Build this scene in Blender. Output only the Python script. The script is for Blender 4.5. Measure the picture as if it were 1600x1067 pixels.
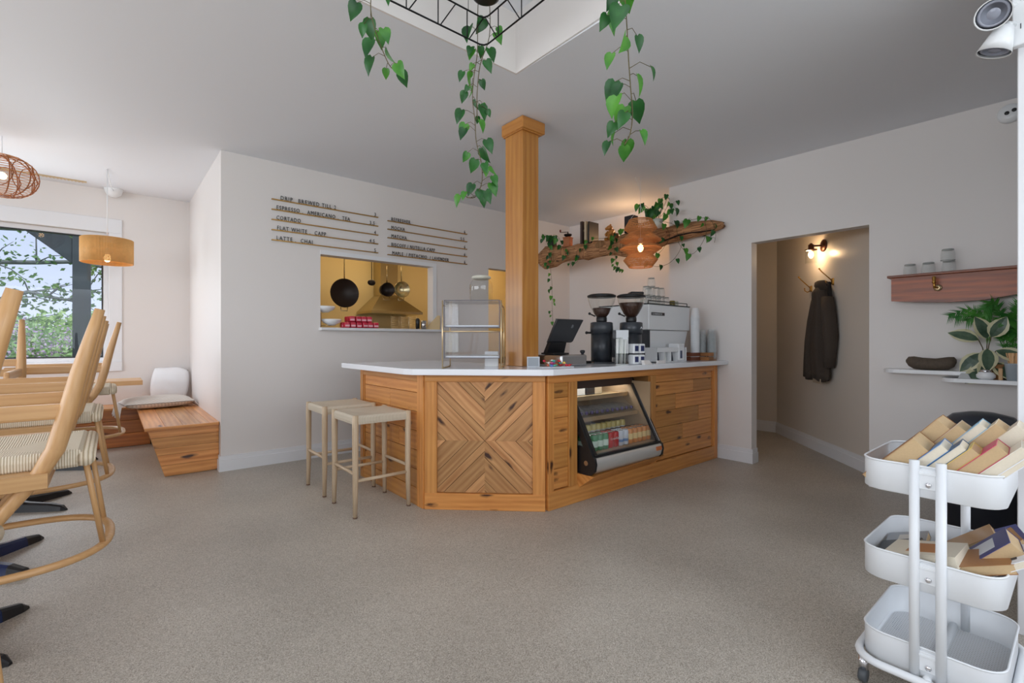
import bpy, bmesh, math, random
from mathutils import Vector, Matrix, Euler
PI = math.pi
V = Vector
# ---------------------------------------------------------------- camera, world, light
scene = bpy.context.scene
COL = scene.collection
for o in list(bpy.data.objects):
    bpy.data.objects.remove(o)
cam = bpy.data.cameras.new('camera'); camo = bpy.data.objects.new('camera', cam); COL.objects.link(camo)
cam.sensor_width = 36; cam.lens = 16.875; cam.clip_start = 0.02; cam.clip_end = 500
camo.location = (0, 0, 1.15)
camo.rotation_euler = (PI / 2, 0, -math.atan2(.6402, .7682))
scene.camera = camo
scene.view_settings.view_transform = 'Standard'
scene.view_settings.look = 'None'
scene.view_settings.exposure = -0.3
scene.view_settings.gamma = 1
scene.view_settings.use_curve_mapping = False
scene.cycles.use_denoising = True
scene.cycles.max_bounces = 10
scene.cycles.diffuse_bounces = 5
scene.cycles.glossy_bounces = 4
scene.cycles.transparent_max_bounces = 24
scene.cycles.transmission_bounces = 8
scene.cycles.sample_clamp_indirect = 4
scene.cycles.caustics_reflective = False
scene.cycles.caustics_refractive = False

w = bpy.data.worlds.new('world'); scene.world = w; w.use_nodes = True
wn = w.node_tree; wn.nodes.clear()
wo = wn.nodes.new('ShaderNodeOutputWorld'); bg = wn.nodes.new('ShaderNodeBackground')
tc = wn.nodes.new('ShaderNodeTexCoord'); sp = wn.nodes.new('ShaderNodeSeparateXYZ'); rp = wn.nodes.new('ShaderNodeValToRGB')
wn.links.new(tc.outputs['Generated'], sp.inputs[0]); wn.links.new(sp.outputs['Z'], rp.inputs[0])
rp.color_ramp.elements[0].position = 0.0; rp.color_ramp.elements[0].color = (.80, .86, 1.0, 1)
rp.color_ramp.elements[1].position = .6; rp.color_ramp.elements[1].color = (.36, .55, .95, 1)
nz = wn.nodes.new('ShaderNodeTexNoise'); nz.inputs['Scale'].default_value = 2.2; nz.inputs['Detail'].default_value = 6
cr = wn.nodes.new('ShaderNodeValToRGB'); cr.color_ramp.elements[0].position = .45; cr.color_ramp.elements[1].position = .7
mx = wn.nodes.new('ShaderNodeMixRGB'); mx.inputs['Color2'].default_value = (.95, .96, 1, 1)
wn.links.new(tc.outputs['Generated'], nz.inputs['Vector']); wn.links.new(nz.outputs['Fac'], cr.inputs[0])
wn.links.new(cr.outputs[0], mx.inputs['Fac']); wn.links.new(rp.outputs[0], mx.inputs['Color1']); wn.links.new(mx.outputs[0], bg.inputs['Color'])
bg.inputs['Strength'].default_value = 1.25
wn.links.new(bg.outputs[0], wo.inputs[0])

def area(name, loc, target, sx, sy, power, color=(1, 1, 1)):
    l = bpy.data.lights.new(name, 'AREA'); l.shape = 'RECTANGLE'; l.size = sx; l.size_y = sy; l.energy = power; l.color = color
    o = bpy.data.objects.new(name, l); COL.objects.link(o); o.location = loc
    o.rotation_euler = (V(target) - V(loc)).to_track_quat('-Z', 'Y').to_euler()
    return o
sun_ = bpy.data.lights.new('sun', 'SUN'); sun_.energy = 3.2; sun_.angle = .02; sun_.color = (1, .97, .92)
suno = bpy.data.objects.new('sun', sun_); COL.objects.link(suno); suno.rotation_euler = V((-.25, .5, -.87)).to_track_quat('-Z', 'Y').to_euler()
def point(name, loc, power, color, r=.03):
    l = bpy.data.lights.new(name, 'POINT'); l.energy = power; l.color = color; l.shadow_soft_size = r
    o = bpy.data.objects.new(name, l); COL.objects.link(o); o.location = loc
    return o
DAY = (.90, .945, 1.0)
# daylight through the street windows behind the camera, the long left windows and the seating window
area('daylight_south_window', (0.3, -2.45, 1.75), (0.3, 5, 3.9), 5.4, 1.7, 118, DAY)
area('daylight_west_window', (-4.85, 2.2, 1.7), (5, 1.6, 4.3), 6.0, 1.7, 215, DAY)
area('daylight_seating_window', (-1.3, 7.1, 1.66), (-.6, 0, 1.0), 2.2, 1.3, 46, DAY)
area('recess_fill_light', (0.5, .8, 3.12), (.5, .8, 0), 1.6, 1.6, 14, DAY)  # area lamp put in under the closed recess ceiling; no roof opening there
area('kitchen_ceiling_lamp', (2.6, 5.75, 2.7), (2.6, 5.75, 0), 1.2, .5, 13, (1.0, .76, .46))
area('passage_ceiling_lamp', (4.6, 6.0, 2.7), (4.6, 6.0, 0), .5, .5, 9, (1.0, .76, .5))
point('pendant_bulb_light', (4.11, 2.90, 2.08), 5, (1.0, .62, .30))
point('shelf_uplight', (4.84, 3.6, 2.46), 6, (1.0, .60, .30), .06)
area('cooler_fill_light', (3.0, 2.62, .84), (3.0, 2.55, 0), .7, .12, 3.2, (1, .97, .9))  # added area lamp, brightens the dark cooler interior; no fitting modelled
point('hall_sconce_light', (5.54, 1.86, 2.06), 6.5, (1.0, .66, .36), .025)
point('drum_lamp_light', (-.036, 6.25, 2.02), 1.5, (1.0, .7, .4))

# ---------------------------------------------------------------- materials
def new_mat(name):
    m = bpy.data.materials.new(name); m.use_nodes = True
    return m, m.node_tree, m.node_tree.nodes['Principled BSDF']
def N(nt, t, **k):
    n = nt.nodes.new(t)
    for a, b in k.items():
        if a in n.inputs: n.inputs[a].default_value = b
        else: setattr(n, a, b)
    return n
def c4(c): return (c[0], c[1], c[2], 1)
def srgb(r, g, b):
    f = lambda x: (x / 255 / 12.92) if x / 255 <= .04045 else ((x / 255 + .055) / 1.055) ** 2.4
    return (f(r), f(g), f(b))
def plain(name, col, rough=.5, metal=0, spec=.5, emit=None, estr=0, noise=0, nscale=30, bump=0):
    m, nt, p = new_mat(name)
    p.inputs['Base Color'].default_value = c4(col); p.inputs['Roughness'].default_value = rough
    p.inputs['Metallic'].default_value = metal; p.inputs['Specular IOR Level'].default_value = spec
    t = N(nt, 'ShaderNodeTexCoord'); n = N(nt, 'ShaderNodeTexNoise', Scale=nscale, Detail=4)
    nt.links.new(t.outputs['Object'], n.inputs['Vector'])
    if noise:
        h = N(nt, 'ShaderNodeHueSaturation'); h.inputs['Color'].default_value = c4(col)
        r = N(nt, 'ShaderNodeMapRange'); r.inputs['To Min'].default_value = 1 - noise; r.inputs['To Max'].default_value = 1 + noise
        nt.links.new(n.outputs['Fac'], r.inputs['Value']); nt.links.new(r.outputs[0], h.inputs['Value']); nt.links.new(h.outputs[0], p.inputs['Base Color'])
    if bump:
        b = N(nt, 'ShaderNodeBump', Strength=bump, Distance=.004); nt.links.new(n.outputs['Fac'], b.inputs['Height']); nt.links.new(b.outputs[0], p.inputs['Normal'])
    if emit: p.inputs['Emission Color'].default_value = c4(emit); p.inputs['Emission Strength'].default_value = estr
    return m
def wood(name, ca, cb, cknot=None, rough=.5, scale=1.0, contrast=1.0, coat=0, knots=.5, var=.25):
    """grain follows the UV u axis; 'rnd' attribute shifts each board"""
    m, nt, p = new_mat(name); L = nt.links.new
    uv = N(nt, 'ShaderNodeUVMap'); uv.uv_map = 'UVMap'
    mp = N(nt, 'ShaderNodeMapping'); mp.inputs['Scale'].default_value = (1.3 * scale, 16 * scale, 1); L(uv.outputs[0], mp.inputs['Vector'])
    n1 = N(nt, 'ShaderNodeTexNoise', Scale=1.6, Detail=7, Roughness=.62, Distortion=.6); L(mp.outputs[0], n1.inputs['Vector'])
    mp2 = N(nt, 'ShaderNodeMapping'); mp2.inputs['Scale'].default_value = (.6 * scale, 5 * scale, 1); L(uv.outputs[0], mp2.inputs['Vector'])
    wv = N(nt, 'ShaderNodeTexWave', Scale=1.7, Distortion=6, Detail=3); wv.bands_direction = 'Y'; wv.inputs['Detail Scale'].default_value = .8
    L(mp2.outputs[0], wv.inputs['Vector'])
    mixf = N(nt, 'ShaderNodeMath', operation='MULTIPLY_ADD'); mixf.inputs[1].default_value = .16; L(wv.outputs['Fac'], mixf.inputs[0])
    ml = N(nt, 'ShaderNodeMath', operation='MULTIPLY'); ml.inputs[1].default_value = .84; L(n1.outputs['Fac'], ml.inputs[0]); L(ml.outputs[0], mixf.inputs[2])
    rp = N(nt, 'ShaderNodeValToRGB'); e = rp.color_ramp.elements
    e[0].position = .5 - .2 / contrast; e[0].color = c4(cb); e[1].position = .5 + .18 / contrast; e[1].color = c4(ca); L(mixf.outputs[0], rp.inputs[0])
    at = N(nt, 'ShaderNodeAttribute'); at.attribute_name = 'rnd'
    hs = N(nt, 'ShaderNodeHueSaturation'); L(rp.outputs[0], hs.inputs['Color'])
    r = N(nt, 'ShaderNodeMapRange'); r.inputs['To Min'].default_value = 1 - var; r.inputs['To Max'].default_value = 1 + var; L(at.outputs['Fac'], r.inputs['Value']); L(r.outputs[0], hs.inputs['Value'])
    r2 = N(nt, 'ShaderNodeMapRange'); r2.inputs['To Min'].default_value = .5 + var * .016; r2.inputs['To Max'].default_value = .5 - var * .016; L(at.outputs['Fac'], r2.inputs['Value']); L(r2.outputs[0], hs.inputs['Hue'])
    out = hs.outputs[0]
    if cknot:
        mp3 = N(nt, 'ShaderNodeMapping'); mp3.inputs['Scale'].default_value = (4.2 * scale, 12 * scale, 1); L(uv.outputs[0], mp3.inputs['Vector'])
        nd = N(nt, 'ShaderNodeTexNoise', Scale=3.5, Detail=2); L(mp3.outputs[0], nd.inputs['Vector'])
        ad = N(nt, 'ShaderNodeMixRGB', blend_type='ADD'); ad.inputs['Fac'].default_value = .28; L(mp3.outputs[0], ad.inputs['Color1']); L(nd.outputs['Color'], ad.inputs['Color2'])
        vo = N(nt, 'ShaderNodeTexVoronoi', Scale=1.0); L(ad.outputs[0], vo.inputs['Vector'])
        # only some cells carry a knot
        sc = N(nt, 'ShaderNodeSeparateColor'); L(vo.outputs['Color'], sc.inputs[0])
        gt = N(nt, 'ShaderNodeMath', operation='LESS_THAN'); gt.inputs[1].default_value = knots; L(sc.outputs[0], gt.inputs[0])
        rk = N(nt, 'ShaderNodeValToRGB'); k = rk.color_ramp.elements; k[0].position = .10; k[0].color = (1, 1, 1, 1); k[1].position = .24; k[1].color = (0, 0, 0, 1); L(vo.outputs['Distance'], rk.inputs[0])
        mm = N(nt, 'ShaderNodeMath', operation='MULTIPLY'); L(rk.outputs[0], mm.inputs[0]); L(gt.outputs[0], mm.inputs[1])
        mk = N(nt, 'ShaderNodeMixRGB'); mk.inputs['Color2'].default_value = c4(cknot); L(mm.outputs[0], mk.inputs['Fac']); L(out, mk.inputs['Color1']); out = mk.outputs[0]
    L(out, p.inputs['Base Color']); p.inputs['Roughness'].default_value = rough; p.inputs['Coat Weight'].default_value = coat; p.inputs['Coat Roughness'].default_value = .2
    b = N(nt, 'ShaderNodeBump', Strength=.12, Distance=.002); L(n1.outputs['Fac'], b.inputs['Height']); L(b.outputs[0], p.inputs['Normal'])
    return m
def thin_glass(name, tint=(1, 1, 1), refl=1.0, rough=.0):
    m, nt, p = new_mat(name); nt.nodes.remove(p)
    o = nt.nodes['Material Output']; tr = N(nt, 'ShaderNodeBsdfTransparent'); tr.inputs[0].default_value = c4(tint)
    gl = N(nt, 'ShaderNodeBsdfGlossy'); gl.inputs['Roughness'].default_value = rough
    fr = N(nt, 'ShaderNodeFresnel'); fr.inputs['IOR'].default_value = 1.5
    mu = N(nt, 'ShaderNodeMath', operation='MULTIPLY'); mu.inputs[1].default_value = refl; mu.use_clamp = True
    mx = N(nt, 'ShaderNodeMixShader'); nt.links.new(fr.outputs[0], mu.inputs[0])
    ge = N(nt, 'ShaderNodeNewGeometry'); iv = N(nt, 'ShaderNodeMath', operation='SUBTRACT'); iv.inputs[0].default_value = 1; nt.links.new(ge.outputs['Backfacing'], iv.inputs[1])
    m2 = N(nt, 'ShaderNodeMath', operation='MULTIPLY'); nt.links.new(mu.outputs[0], m2.inputs[0]); nt.links.new(iv.outputs[0], m2.inputs[1]); nt.links.new(m2.outputs[0], mx.inputs[0])
    nt.links.new(tr.outputs[0], mx.inputs[1]); nt.links.new(gl.outputs[0], mx.inputs[2]); nt.links.new(mx.outputs[0], o.inputs[0])
    return m
def leafmat(name, col, col2=None, rough=.35):
    m, nt, p = new_mat(name); L = nt.links.new
    p.inputs['Roughness'].default_value = rough
    g = N(nt, 'ShaderNodeTexCoord'); n = N(nt, 'ShaderNodeTexNoise', Scale=9, Detail=3); L(g.outputs['Object'], n.inputs['Vector'])
    rp = N(nt, 'ShaderNodeValToRGB'); e = rp.color_ramp.elements; e[0].position = .35; e[0].color = c4(col); e[1].position = .65; e[1].color = c4(col2 or [min(1, x * 1.7) for x in col])
    L(n.outputs['Fac'], rp.inputs[0]); L(rp.outputs[0], p.inputs['Base Color'])
    tl = N(nt, 'ShaderNodeBsdfTranslucent'); L(rp.outputs[0], tl.inputs[0]); mx = N(nt, 'ShaderNodeMixShader'); mx.inputs[0].default_value = .3
    o = nt.nodes['Material Output']; L(p.outputs[0], mx.inputs[1]); L(tl.outputs[0], mx.inputs[2]); L(mx.outputs[0], o.inputs[0])
    return m
def weave(name, ca, cb, freq=260, axis='X', rough=.8):
    m, nt, p = new_mat(name); L = nt.links.new
    t = N(nt, 'ShaderNodeTexCoord'); wv = N(nt, 'ShaderNodeTexWave', Scale=freq / (2 * PI) / 3.18, Distortion=.6, Detail=1); wv.bands_direction = axis; wv.inputs['Detail Scale'].default_value = 2
    L(t.outputs['Object'], wv.inputs['Vector']); rp = N(nt, 'ShaderNodeValToRGB'); e = rp.color_ramp.elements; e[0].color = c4(cb); e[1].color = c4(ca); e[1].position = .6; L(wv.outputs['Fac'], rp.inputs[0])
    L(rp.outputs[0], p.inputs['Base Color']); p.inputs['Roughness'].default_value = rough
    b = N(nt, 'ShaderNodeBump', Strength=.6, Distance=.002); L(wv.outputs['Fac'], b.inputs['Height']); L(b.outputs[0], p.inputs['Normal'])
    return m
MT = {}
MT['wall'] = plain('wall_paint', srgb(227, 222, 219), .55, bump=.05, nscale=60)
MT['ceil'] = plain('ceiling_paint', srgb(232, 235, 241), .6, bump=.05, nscale=50)
MT['trim'] = plain('trim_paint', srgb(228, 229, 232), .35)
MT['kwall'] = plain('kitchen_cream_paint', srgb(232, 208, 150), .5)
MT['hall'] = plain('hall_paint', srgb(214, 206, 196), .28)
# speckled resin floor
m, nt, p = new_mat('speckled_floor'); L = nt.links.new
t = N(nt, 'ShaderNodeTexCoord'); v = N(nt, 'ShaderNodeTexVoronoi', Scale=380); n = N(nt, 'ShaderNodeTexNoise', Scale=220, Detail=3); n2 = N(nt, 'ShaderNodeTexNoise', Scale=1.2, Detail=4)
for q in (v, n, n2): L(t.outputs['Object'], q.inputs['Vector'])
sc_ = N(nt, 'ShaderNodeSeparateColor'); L(v.outputs['Color'], sc_.inputs[0])
rp = N(nt, 'ShaderNodeValToRGB'); e = rp.color_ramp.elements; e[0].position = 0; e[0].color = c4(srgb(128, 119, 108)); e[1].position = 1; e[1].color = c4(srgb(206, 200, 190))
q = e.new(.3); q.color = c4(srgb(166, 158, 146)); q = e.new(.75); q.color = c4(srgb(184, 176, 164))
L(sc_.outputs[0], rp.inputs[0])
mxf = N(nt, 'ShaderNodeMixRGB', blend_type='OVERLAY'); mxf.inputs['Fac'].default_value = .35; L(rp.outputs[0], mxf.inputs['Color1']); L(n2.outputs['Fac'], mxf.inputs['Color2'])
L(mxf.outputs[0], p.inputs['Base Color']); p.inputs['Roughness'].default_value = .42
b = N(nt, 'ShaderNodeBump', Strength=.08, Distance=.001); L(n.outputs['Fac'], b.inputs['Height']); L(b.outputs[0], p.inputs['Normal'])
MT['floor'] = m
MT['pine'] = wood('knotty_pine', srgb(212, 150, 80), srgb(176, 110, 50), srgb(62, 28, 12), .42, coat=.15, contrast=.8, knots=.5)
MT['cedar'] = wood('cedar_boards', srgb(202, 152, 100), srgb(158, 104, 58), srgb(58, 28, 14), .5, contrast=.85, knots=.6, var=.22)
MT['bench'] = wood('bench_pine', srgb(224, 160, 92), srgb(182, 112, 50), srgb(60, 28, 14), .35, coat=.3, knots=.45, scale=.8)
MT['post'] = wood('fir_post', srgb(202, 140, 68), srgb(176, 110, 46), None, .35, coat=.35, scale=.7, var=.1)
MT['ash'] = wood('pale_ash', srgb(206, 184, 156), srgb(176, 152, 122), None, .5, scale=2, var=.08)
MT['oak'] = wood('golden_oak', srgb(206, 164, 114), srgb(186, 140, 90), None, .4, coat=.12, scale=1.8, contrast=.7, var=.06)
MT['walnut'] = wood('red_walnut', srgb(172, 86, 30), srgb(98, 44, 14), srgb(50, 22, 14), .42, coat=.1, scale=.9, knots=.1)
MT['crate'] = wood('crate_wood', srgb(188, 130, 78), srgb(120, 74, 38), None, .6, scale=2)
MT['quartz'] = plain('white_quartz', srgb(236, 238, 242), .12, noise=.02, nscale=8)
MT['black'] = plain('black_plastic', srgb(24, 24, 26), .4)
MT['blackm'] = plain('black_metal', srgb(20, 20, 22), .35, .6)
MT['dgrey'] = plain('dark_grey_metal', srgb(52, 55, 60), .4, .3)
MT['steel'] = plain('brushed_steel', srgb(196, 196, 198), .25, 1.0)
MT['chrome'] = plain('chrome', srgb(220, 220, 224), .08, 1.0)
MT['white'] = plain('white_enamel', srgb(232, 234, 236), .3)
MT['cart'] = plain('cart_enamel', srgb(226, 229, 232), .35)
MT['brass'] = plain('brass', srgb(196, 152, 82), .3, 1.0)
MT['gold'] = plain('pale_gold_metal', srgb(214, 190, 150), .3, .8)
MT['bronze'] = plain('aged_copper', srgb(96, 58, 44), .4, .8)
MT['cord'] = weave('paper_cord', srgb(232, 218, 192), srgb(170, 150, 120), 520, 'Y')
MT['cordx'] = weave('paper_cord_side', srgb(230, 216, 192), srgb(176, 156, 126), 520, 'X')
MT['rattan'] = plain('rattan_cane', srgb(206, 140, 82), .6, noise=.2)
MT['rattan2'] = plain('honey_rattan', srgb(222, 168, 98), .6, noise=.15)
MT['bulb'] = plain('warm_bulb', srgb(255, 220, 160), .3, emit=(1, .62, .28), estr=14)
MT['glass'] = thin_glass('clear_glass', (.97, .98, .98), 1.3)
MT['pane'] = thin_glass('window_glass', (.96, .98, 1), .8)
MT['caseglass'] = thin_glass('case_glass', (.97, .975, .98), 2.6)
MT['cupplastic'] = thin_glass('clear_cup', (.97, .97, .98), 1.4, .15)
def frosty(name, col, fac):
    m = thin_glass(name, (.97, .98, .98), 1.4, .05); nt = m.node_tree; o = nt.nodes['Material Output']; src = o.inputs[0].links[0].from_socket
    d_ = N(nt, 'ShaderNodeBsdfDiffuse'); d_.inputs[0].default_value = c4(col); mx = N(nt, 'ShaderNodeMixShader'); mx.inputs[0].default_value = fac
    nt.links.new(src, mx.inputs[1]); nt.links.new(d_.outputs[0], mx.inputs[2]); nt.links.new(mx.outputs[0], o.inputs[0]); return m
MT['cupplastic'] = frosty('clear_cup', srgb(225, 228, 230), .12)
MT['tumbler'] = frosty('tumbler_glass', srgb(215, 220, 218), .14)
MT['rim'] = frosty('glass_rim', srgb(150, 154, 150), .55)
MT['jarglass'] = thin_glass('jar_glass', (.95, .96, .95), 1.6)
MT['leafA'] = leafmat('pothos_leaf', srgb(44, 112, 36), srgb(92, 160, 56))
MT['leafB'] = leafmat('pothos_leaf_dark', srgb(24, 74, 34), srgb(50, 112, 48))
MT['stem'] = plain('vine_stem', srgb(84, 74, 40), .6)
MT['beans'] = plain('coffee_beans', srgb(62, 36, 24), .35, noise=.5, nscale=120, bump=.8)
MT['paper'] = plain('book_pages', srgb(222, 212, 192), .8, noise=.06, nscale=200)
MT['pulp'] = plain('aged_book_pages', srgb(196, 168, 128), .8, noise=.08, nscale=200)
MT['linen'] = plain('white_linen', srgb(232, 232, 234), .9, bump=1.0, nscale=9)
MT['stone'] = plain('dark_stone', srgb(84, 72, 60), .75, noise=.35, nscale=60, bump=.8)
MT['hoodm'] = plain('hood_steel', srgb(190, 176, 140), .25, 1.0)
MT['darkpan'] = plain('dark_pan', srgb(36, 24, 18), .45, .3)
MT['coat'] = plain('dark_brown_cloth', srgb(66, 57, 50), .95, noise=.25, nscale=140, bump=.4)
def P(rgb, rough=.5): # plain coloured finish, cached
    k = ('c',) + tuple(rgb) + (rough,)
    if k not in MT: MT[k] = plain('finish_%02x%02x%02x' % tuple(rgb), srgb(*rgb), rough)
    return MT[k]

# ---------------------------------------------------------------- mesh builder
class MB:
    def __init__(s, seed=1):
        s.bm = bmesh.new(); s.uv = s.bm.loops.layers.uv.new('UVMap'); s.rc = s.bm.faces.layers.float.new('rnd'); s.R = random.Random(seed); s.M = Matrix.Identity(4)
    def _fin(s, verts, faces, g, mi, sm, rnd=None):
        g = V(g).normalized(); ou, ov = s.R.random() * 9, s.R.random() * 9; rv = s.R.random() if rnd is None else rnd
        cs = [v.co.copy() for v in verts]
        for f in faces:
            f.normal_update(); n = f.normal; f.material_index = mi; f.smooth = sm; f[s.rc] = rv
            c = g.cross(n)
            if c.length < .2:
                a = V((0, 0, 1)) if abs(g.z) < .9 else V((1, 0, 0)); uu, vv = g.cross(a).normalized(), a
            else: uu, vv = g, c.normalized()
            for l in f.loops: l[s.uv].uv = (l.vert.co.dot(uu) + ou, l.vert.co.dot(vv) + ov)
        if s.M != Matrix.Identity(4):
            for v in verts: v.co = s.M @ v.co
    def box(s, x0, x1, y0, y1, z0, z1, g=None, mi=0, bev=0, rnd=None, rot=None, seg=1):
        """rot = (Matrix, pivot)"""
        ps = [(x, y, z) for z in (z0, z1) for y in (y0, y1) for x in (x0, x1)]
        d = (abs(x1 - x0), abs(y1 - y0), abs(z1 - z0))
        if g is None: k = d.index(max(d)); g = [0, 0, 0]; g[k] = 1
        vs = [s.bm.verts.new(p) for p in ps]
        fs = [s.bm.faces.new([vs[i] for i in q]) for q in ((0, 2, 3, 1), (4, 5, 7, 6), (0, 1, 5, 4), (2, 6, 7, 3), (0, 4, 6, 2), (1, 3, 7, 5))]
        if bev:
            es = list({e for f in fs for e in f.edges})
            r = bmesh.ops.bevel(s.bm, geom=es, offset=min(bev, min(d) * .45), segments=seg, affect='EDGES', profile=.5, clamp_overlap=True)
            vs = list({v for v in r['verts']} | {v for v in vs if v.is_valid}); fs = list({f for v in vs for f in v.link_faces})
        if rot:
            R, pv = rot; pv = V(pv)
            for v in vs: v.co = R @ (v.co - pv) + pv
            g = R @ V(g)
        s._fin(vs, fs, g, mi, False, rnd); return s
    def hexa(s, ps, g=(1, 0, 0), mi=0, rnd=None):
        """8 points: bottom quad ccw then top quad ccw"""
        vs = [s.bm.verts.new(p) for p in ps]
        fs = [s.bm.faces.new([vs[i] for i in q]) for q in ((3, 2, 1, 0), (4, 5, 6, 7), (0, 1, 5, 4), (1, 2, 6, 5), (2, 3, 7, 6), (3, 0, 4, 7))]
        s._fin(vs, fs, g, mi, False, rnd); return s
    def prism(s, pts, d, g=(1, 0, 0), mi=0, rnd=None, sm=False):
        """closed polygon pts (3d) extruded by vector d"""
        d = V(d); a = [s.bm.verts.new(p) for p in pts]; b = [s.bm.verts.new(V(p) + d) for p in pts]; n = len(pts)
        fs = [s.bm.faces.new(a[::-1]), s.bm.faces.new(b)] + [s.bm.faces.new((a[i], a[(i + 1) % n], b[(i + 1) % n], b[i])) for i in range(n)]
        bmesh.ops.recalc_face_normals(s.bm, faces=fs)
        s._fin(a + b, fs, g, mi, sm, rnd); return s
    def face(s, pts, g=(1, 0, 0), mi=0, sm=False):
        vs = [s.bm.verts.new(p) for p in pts]; f = s.bm.faces.new(vs); s._fin(vs, [f], g, mi, sm); return s
    def loft(s, rings, closed=True, cap=(True, True), mi=0, sm=True, g=None):
        rv = [[s.bm.verts.new(p) for p in r] for r in rings]; fs = []; n = len(rings[0])
        for i in range(len(rv) - 1):
            for j in range(n if closed else n - 1):
                k = (j + 1) % n; fs.append(s.bm.faces.new((rv[i][j], rv[i][k], rv[i + 1][k], rv[i + 1][j])))
        if cap[0] and closed: fs.append(s.bm.faces.new(rv[0][::-1]))
        if cap[1] and closed: fs.append(s.bm.faces.new(rv[-1]))
        if g is None: g = V(rings[-1][0]) - V(rings[0][0]);
        if V(g).length < 1e-6: g = (0, 0, 1)
        s._fin([v for r in rv for v in r], fs, g, mi, sm); return s
    def tube(s, pts, r, n=8, mi=0, closed=False, cap=True, flat=1.0, g=None):
        pts = [V(p) for p in pts]; m = len(pts); rs = r if isinstance(r, (list, tuple)) else [r] * m
        up = None; rings = []
        for i in range(m):
            if closed: t = pts[(i + 1) % m] - pts[i - 1]
            else: t = pts[min(i + 1, m - 1)] - pts[max(i - 1, 0)]
            t.normalize()
            if up is None: up = V((0, 0, 1)) if abs(t.z) < .95 else V((1, 0, 0))
            a = t.cross(up)
            if a.length < 1e-4: a = t.cross(V((0, 1, 0)))
            a.normalize(); b = a.cross(t).normalized(); up = b
            rings.append([pts[i] + a * math.cos(2 * PI * k / n) * rs[i] + b * math.sin(2 * PI * k / n) * rs[i] * flat for k in range(n)])
        if closed: rings.append(rings[0]); return s.loft(rings, True, (False, False), mi, True, g)
        return s.loft(rings, True, (cap, cap), mi, True, g)
    def cyl(s, c, r, z0, z1, n=24, mi=0, r2=None, g=(0, 0, 1), sm=True):
        r2 = r if r2 is None else r2
        return s.loft([[(c[0] + math.cos(2 * PI * k / n) * q, c[1] + math.sin(2 * PI * k / n) * q, z) for k in range(n)] for q, z in ((r, z0), (r2, z1))], mi=mi, sm=sm, g=g)
    def lathe(s, c, prof, n=28, mi=0, cap=(True, True), sy=1.0):
        return s.loft([[(c[0] + math.cos(2 * PI * k / n) * q, c[1] + sy * math.sin(2 * PI * k / n) * q, c[2] + z) for k in range(n)] for q, z in prof], cap=cap, mi=mi, g=(0, 0, 1))
    def ball(s, c, r, n=12, mi=0, sz=(1, 1, 1)):
        pr = [(max(1e-4, math.sin(PI * i / n)) * r, -math.cos(PI * i / n) * r) for i in range(n + 1)]
        return s.loft([[(c[0] + math.cos(2 * PI * k / n) * q * sz[0], c[1] + math.sin(2 * PI * k / n) * q * sz[1], c[2] + z * sz[2]) for k in range(n)] for q, z in pr], mi=mi, g=(0, 0, 1))
    def leaf(s, base, d, nrm, L, W, mi=0, fold=.18):
        """heart shaped leaf from base along d"""
        d = V(d).normalized(); nrm = V(nrm); side = d.cross(nrm)
        if side.length < 1e-3: side = d.cross(V((.3, .5, .8)))
        side.normalize(); up = side.cross(d).normalized(); base = V(base)
        prof = ((-.10, .20), (.02, .42), (.2, .5), (.42, .45), (.64, .31), (.84, .13), (1.0, 0))
        mid = [base + d * (L * t) + up * (-.25 * L * t * t) for t in (0, .05, .22, .44, .66, .85, 1.0)]
        le = [base + d * (L * t) + side * (W * w) + up * (fold * W * w * 2 - .25 * L * t * t) for t, w in prof]
        ri = [base + d * (L * t) - side * (W * w) + up * (fold * W * w * 2 - .25 * L * t * t) for t, w in prof]
        mv = [s.bm.verts.new(p) for p in mid]; lv = [s.bm.verts.new(p) for p in le[:-1]] + [mv[-1]]; rv = [s.bm.verts.new(p) for p in ri[:-1]] + [mv[-1]]
        fs = []
        for i in range(6):
            for a in ((mv, lv), (rv, mv)):
                q = [a[0][i], a[0][i + 1], a[1][i + 1], a[1][i]]; q = [x for j, x in enumerate(q) if x not in q[:j]]
                fs.append(s.bm.faces.new(q))
        s._fin(list(set(mv + lv + rv)), fs, d, mi, True); return s
    def build(s, name, mats, parent=None, org=(0, 0, 0)):
        if not isinstance(mats, (list, tuple)): mats = [mats]
        me = bpy.data.meshes.new(name)
        if any(org):
            o_ = V(org)
            for v in s.bm.verts: v.co -= o_
        bmesh.ops.recalc_face_normals(s.bm, faces=s.bm.faces)
        s.bm.to_mesh(me); s.bm.free()
        for m in mats: me.materials.append(MT[m] if isinstance(m, str) else m)
        o = bpy.data.objects.new(name, me); COL.objects.link(o)
        if parent: o.parent = parent
        return o
def thing(name, label, cat, loc=(0, 0, 0), rz=0, group=None):
    o = bpy.data.objects.new(name, None); COL.objects.link(o); o.empty_display_size = .1
    o.location = loc; o.rotation_euler = (0, 0, rz); o['label'] = label; o['category'] = cat
    if group: o['group'] = group
    return o
def tag(o, label, cat, group=None, kind=None):
    o['label'] = label; o['category'] = cat
    if group: o['group'] = group
    if kind: o['kind'] = kind
    return o
def solo(mb, name, mats, label, cat, group=None, kind=None):
    """one-mesh thing built in room coordinates; its origin is moved to its base"""
    xs = [v.co for v in mb.bm.verts]
    org = ((min(p.x for p in xs) + max(p.x for p in xs)) / 2, (min(p.y for p in xs) + max(p.y for p in xs)) / 2, min(p.z for p in xs))
    o = mb.build(name, mats, None, org); o.location = org
    return tag(o, label, cat, group, kind)
def struct(mb, name, mats, parent=None):
    o = mb.build(name, mats, parent)
    if not parent: o['kind'] = 'structure'
    return o
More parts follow.
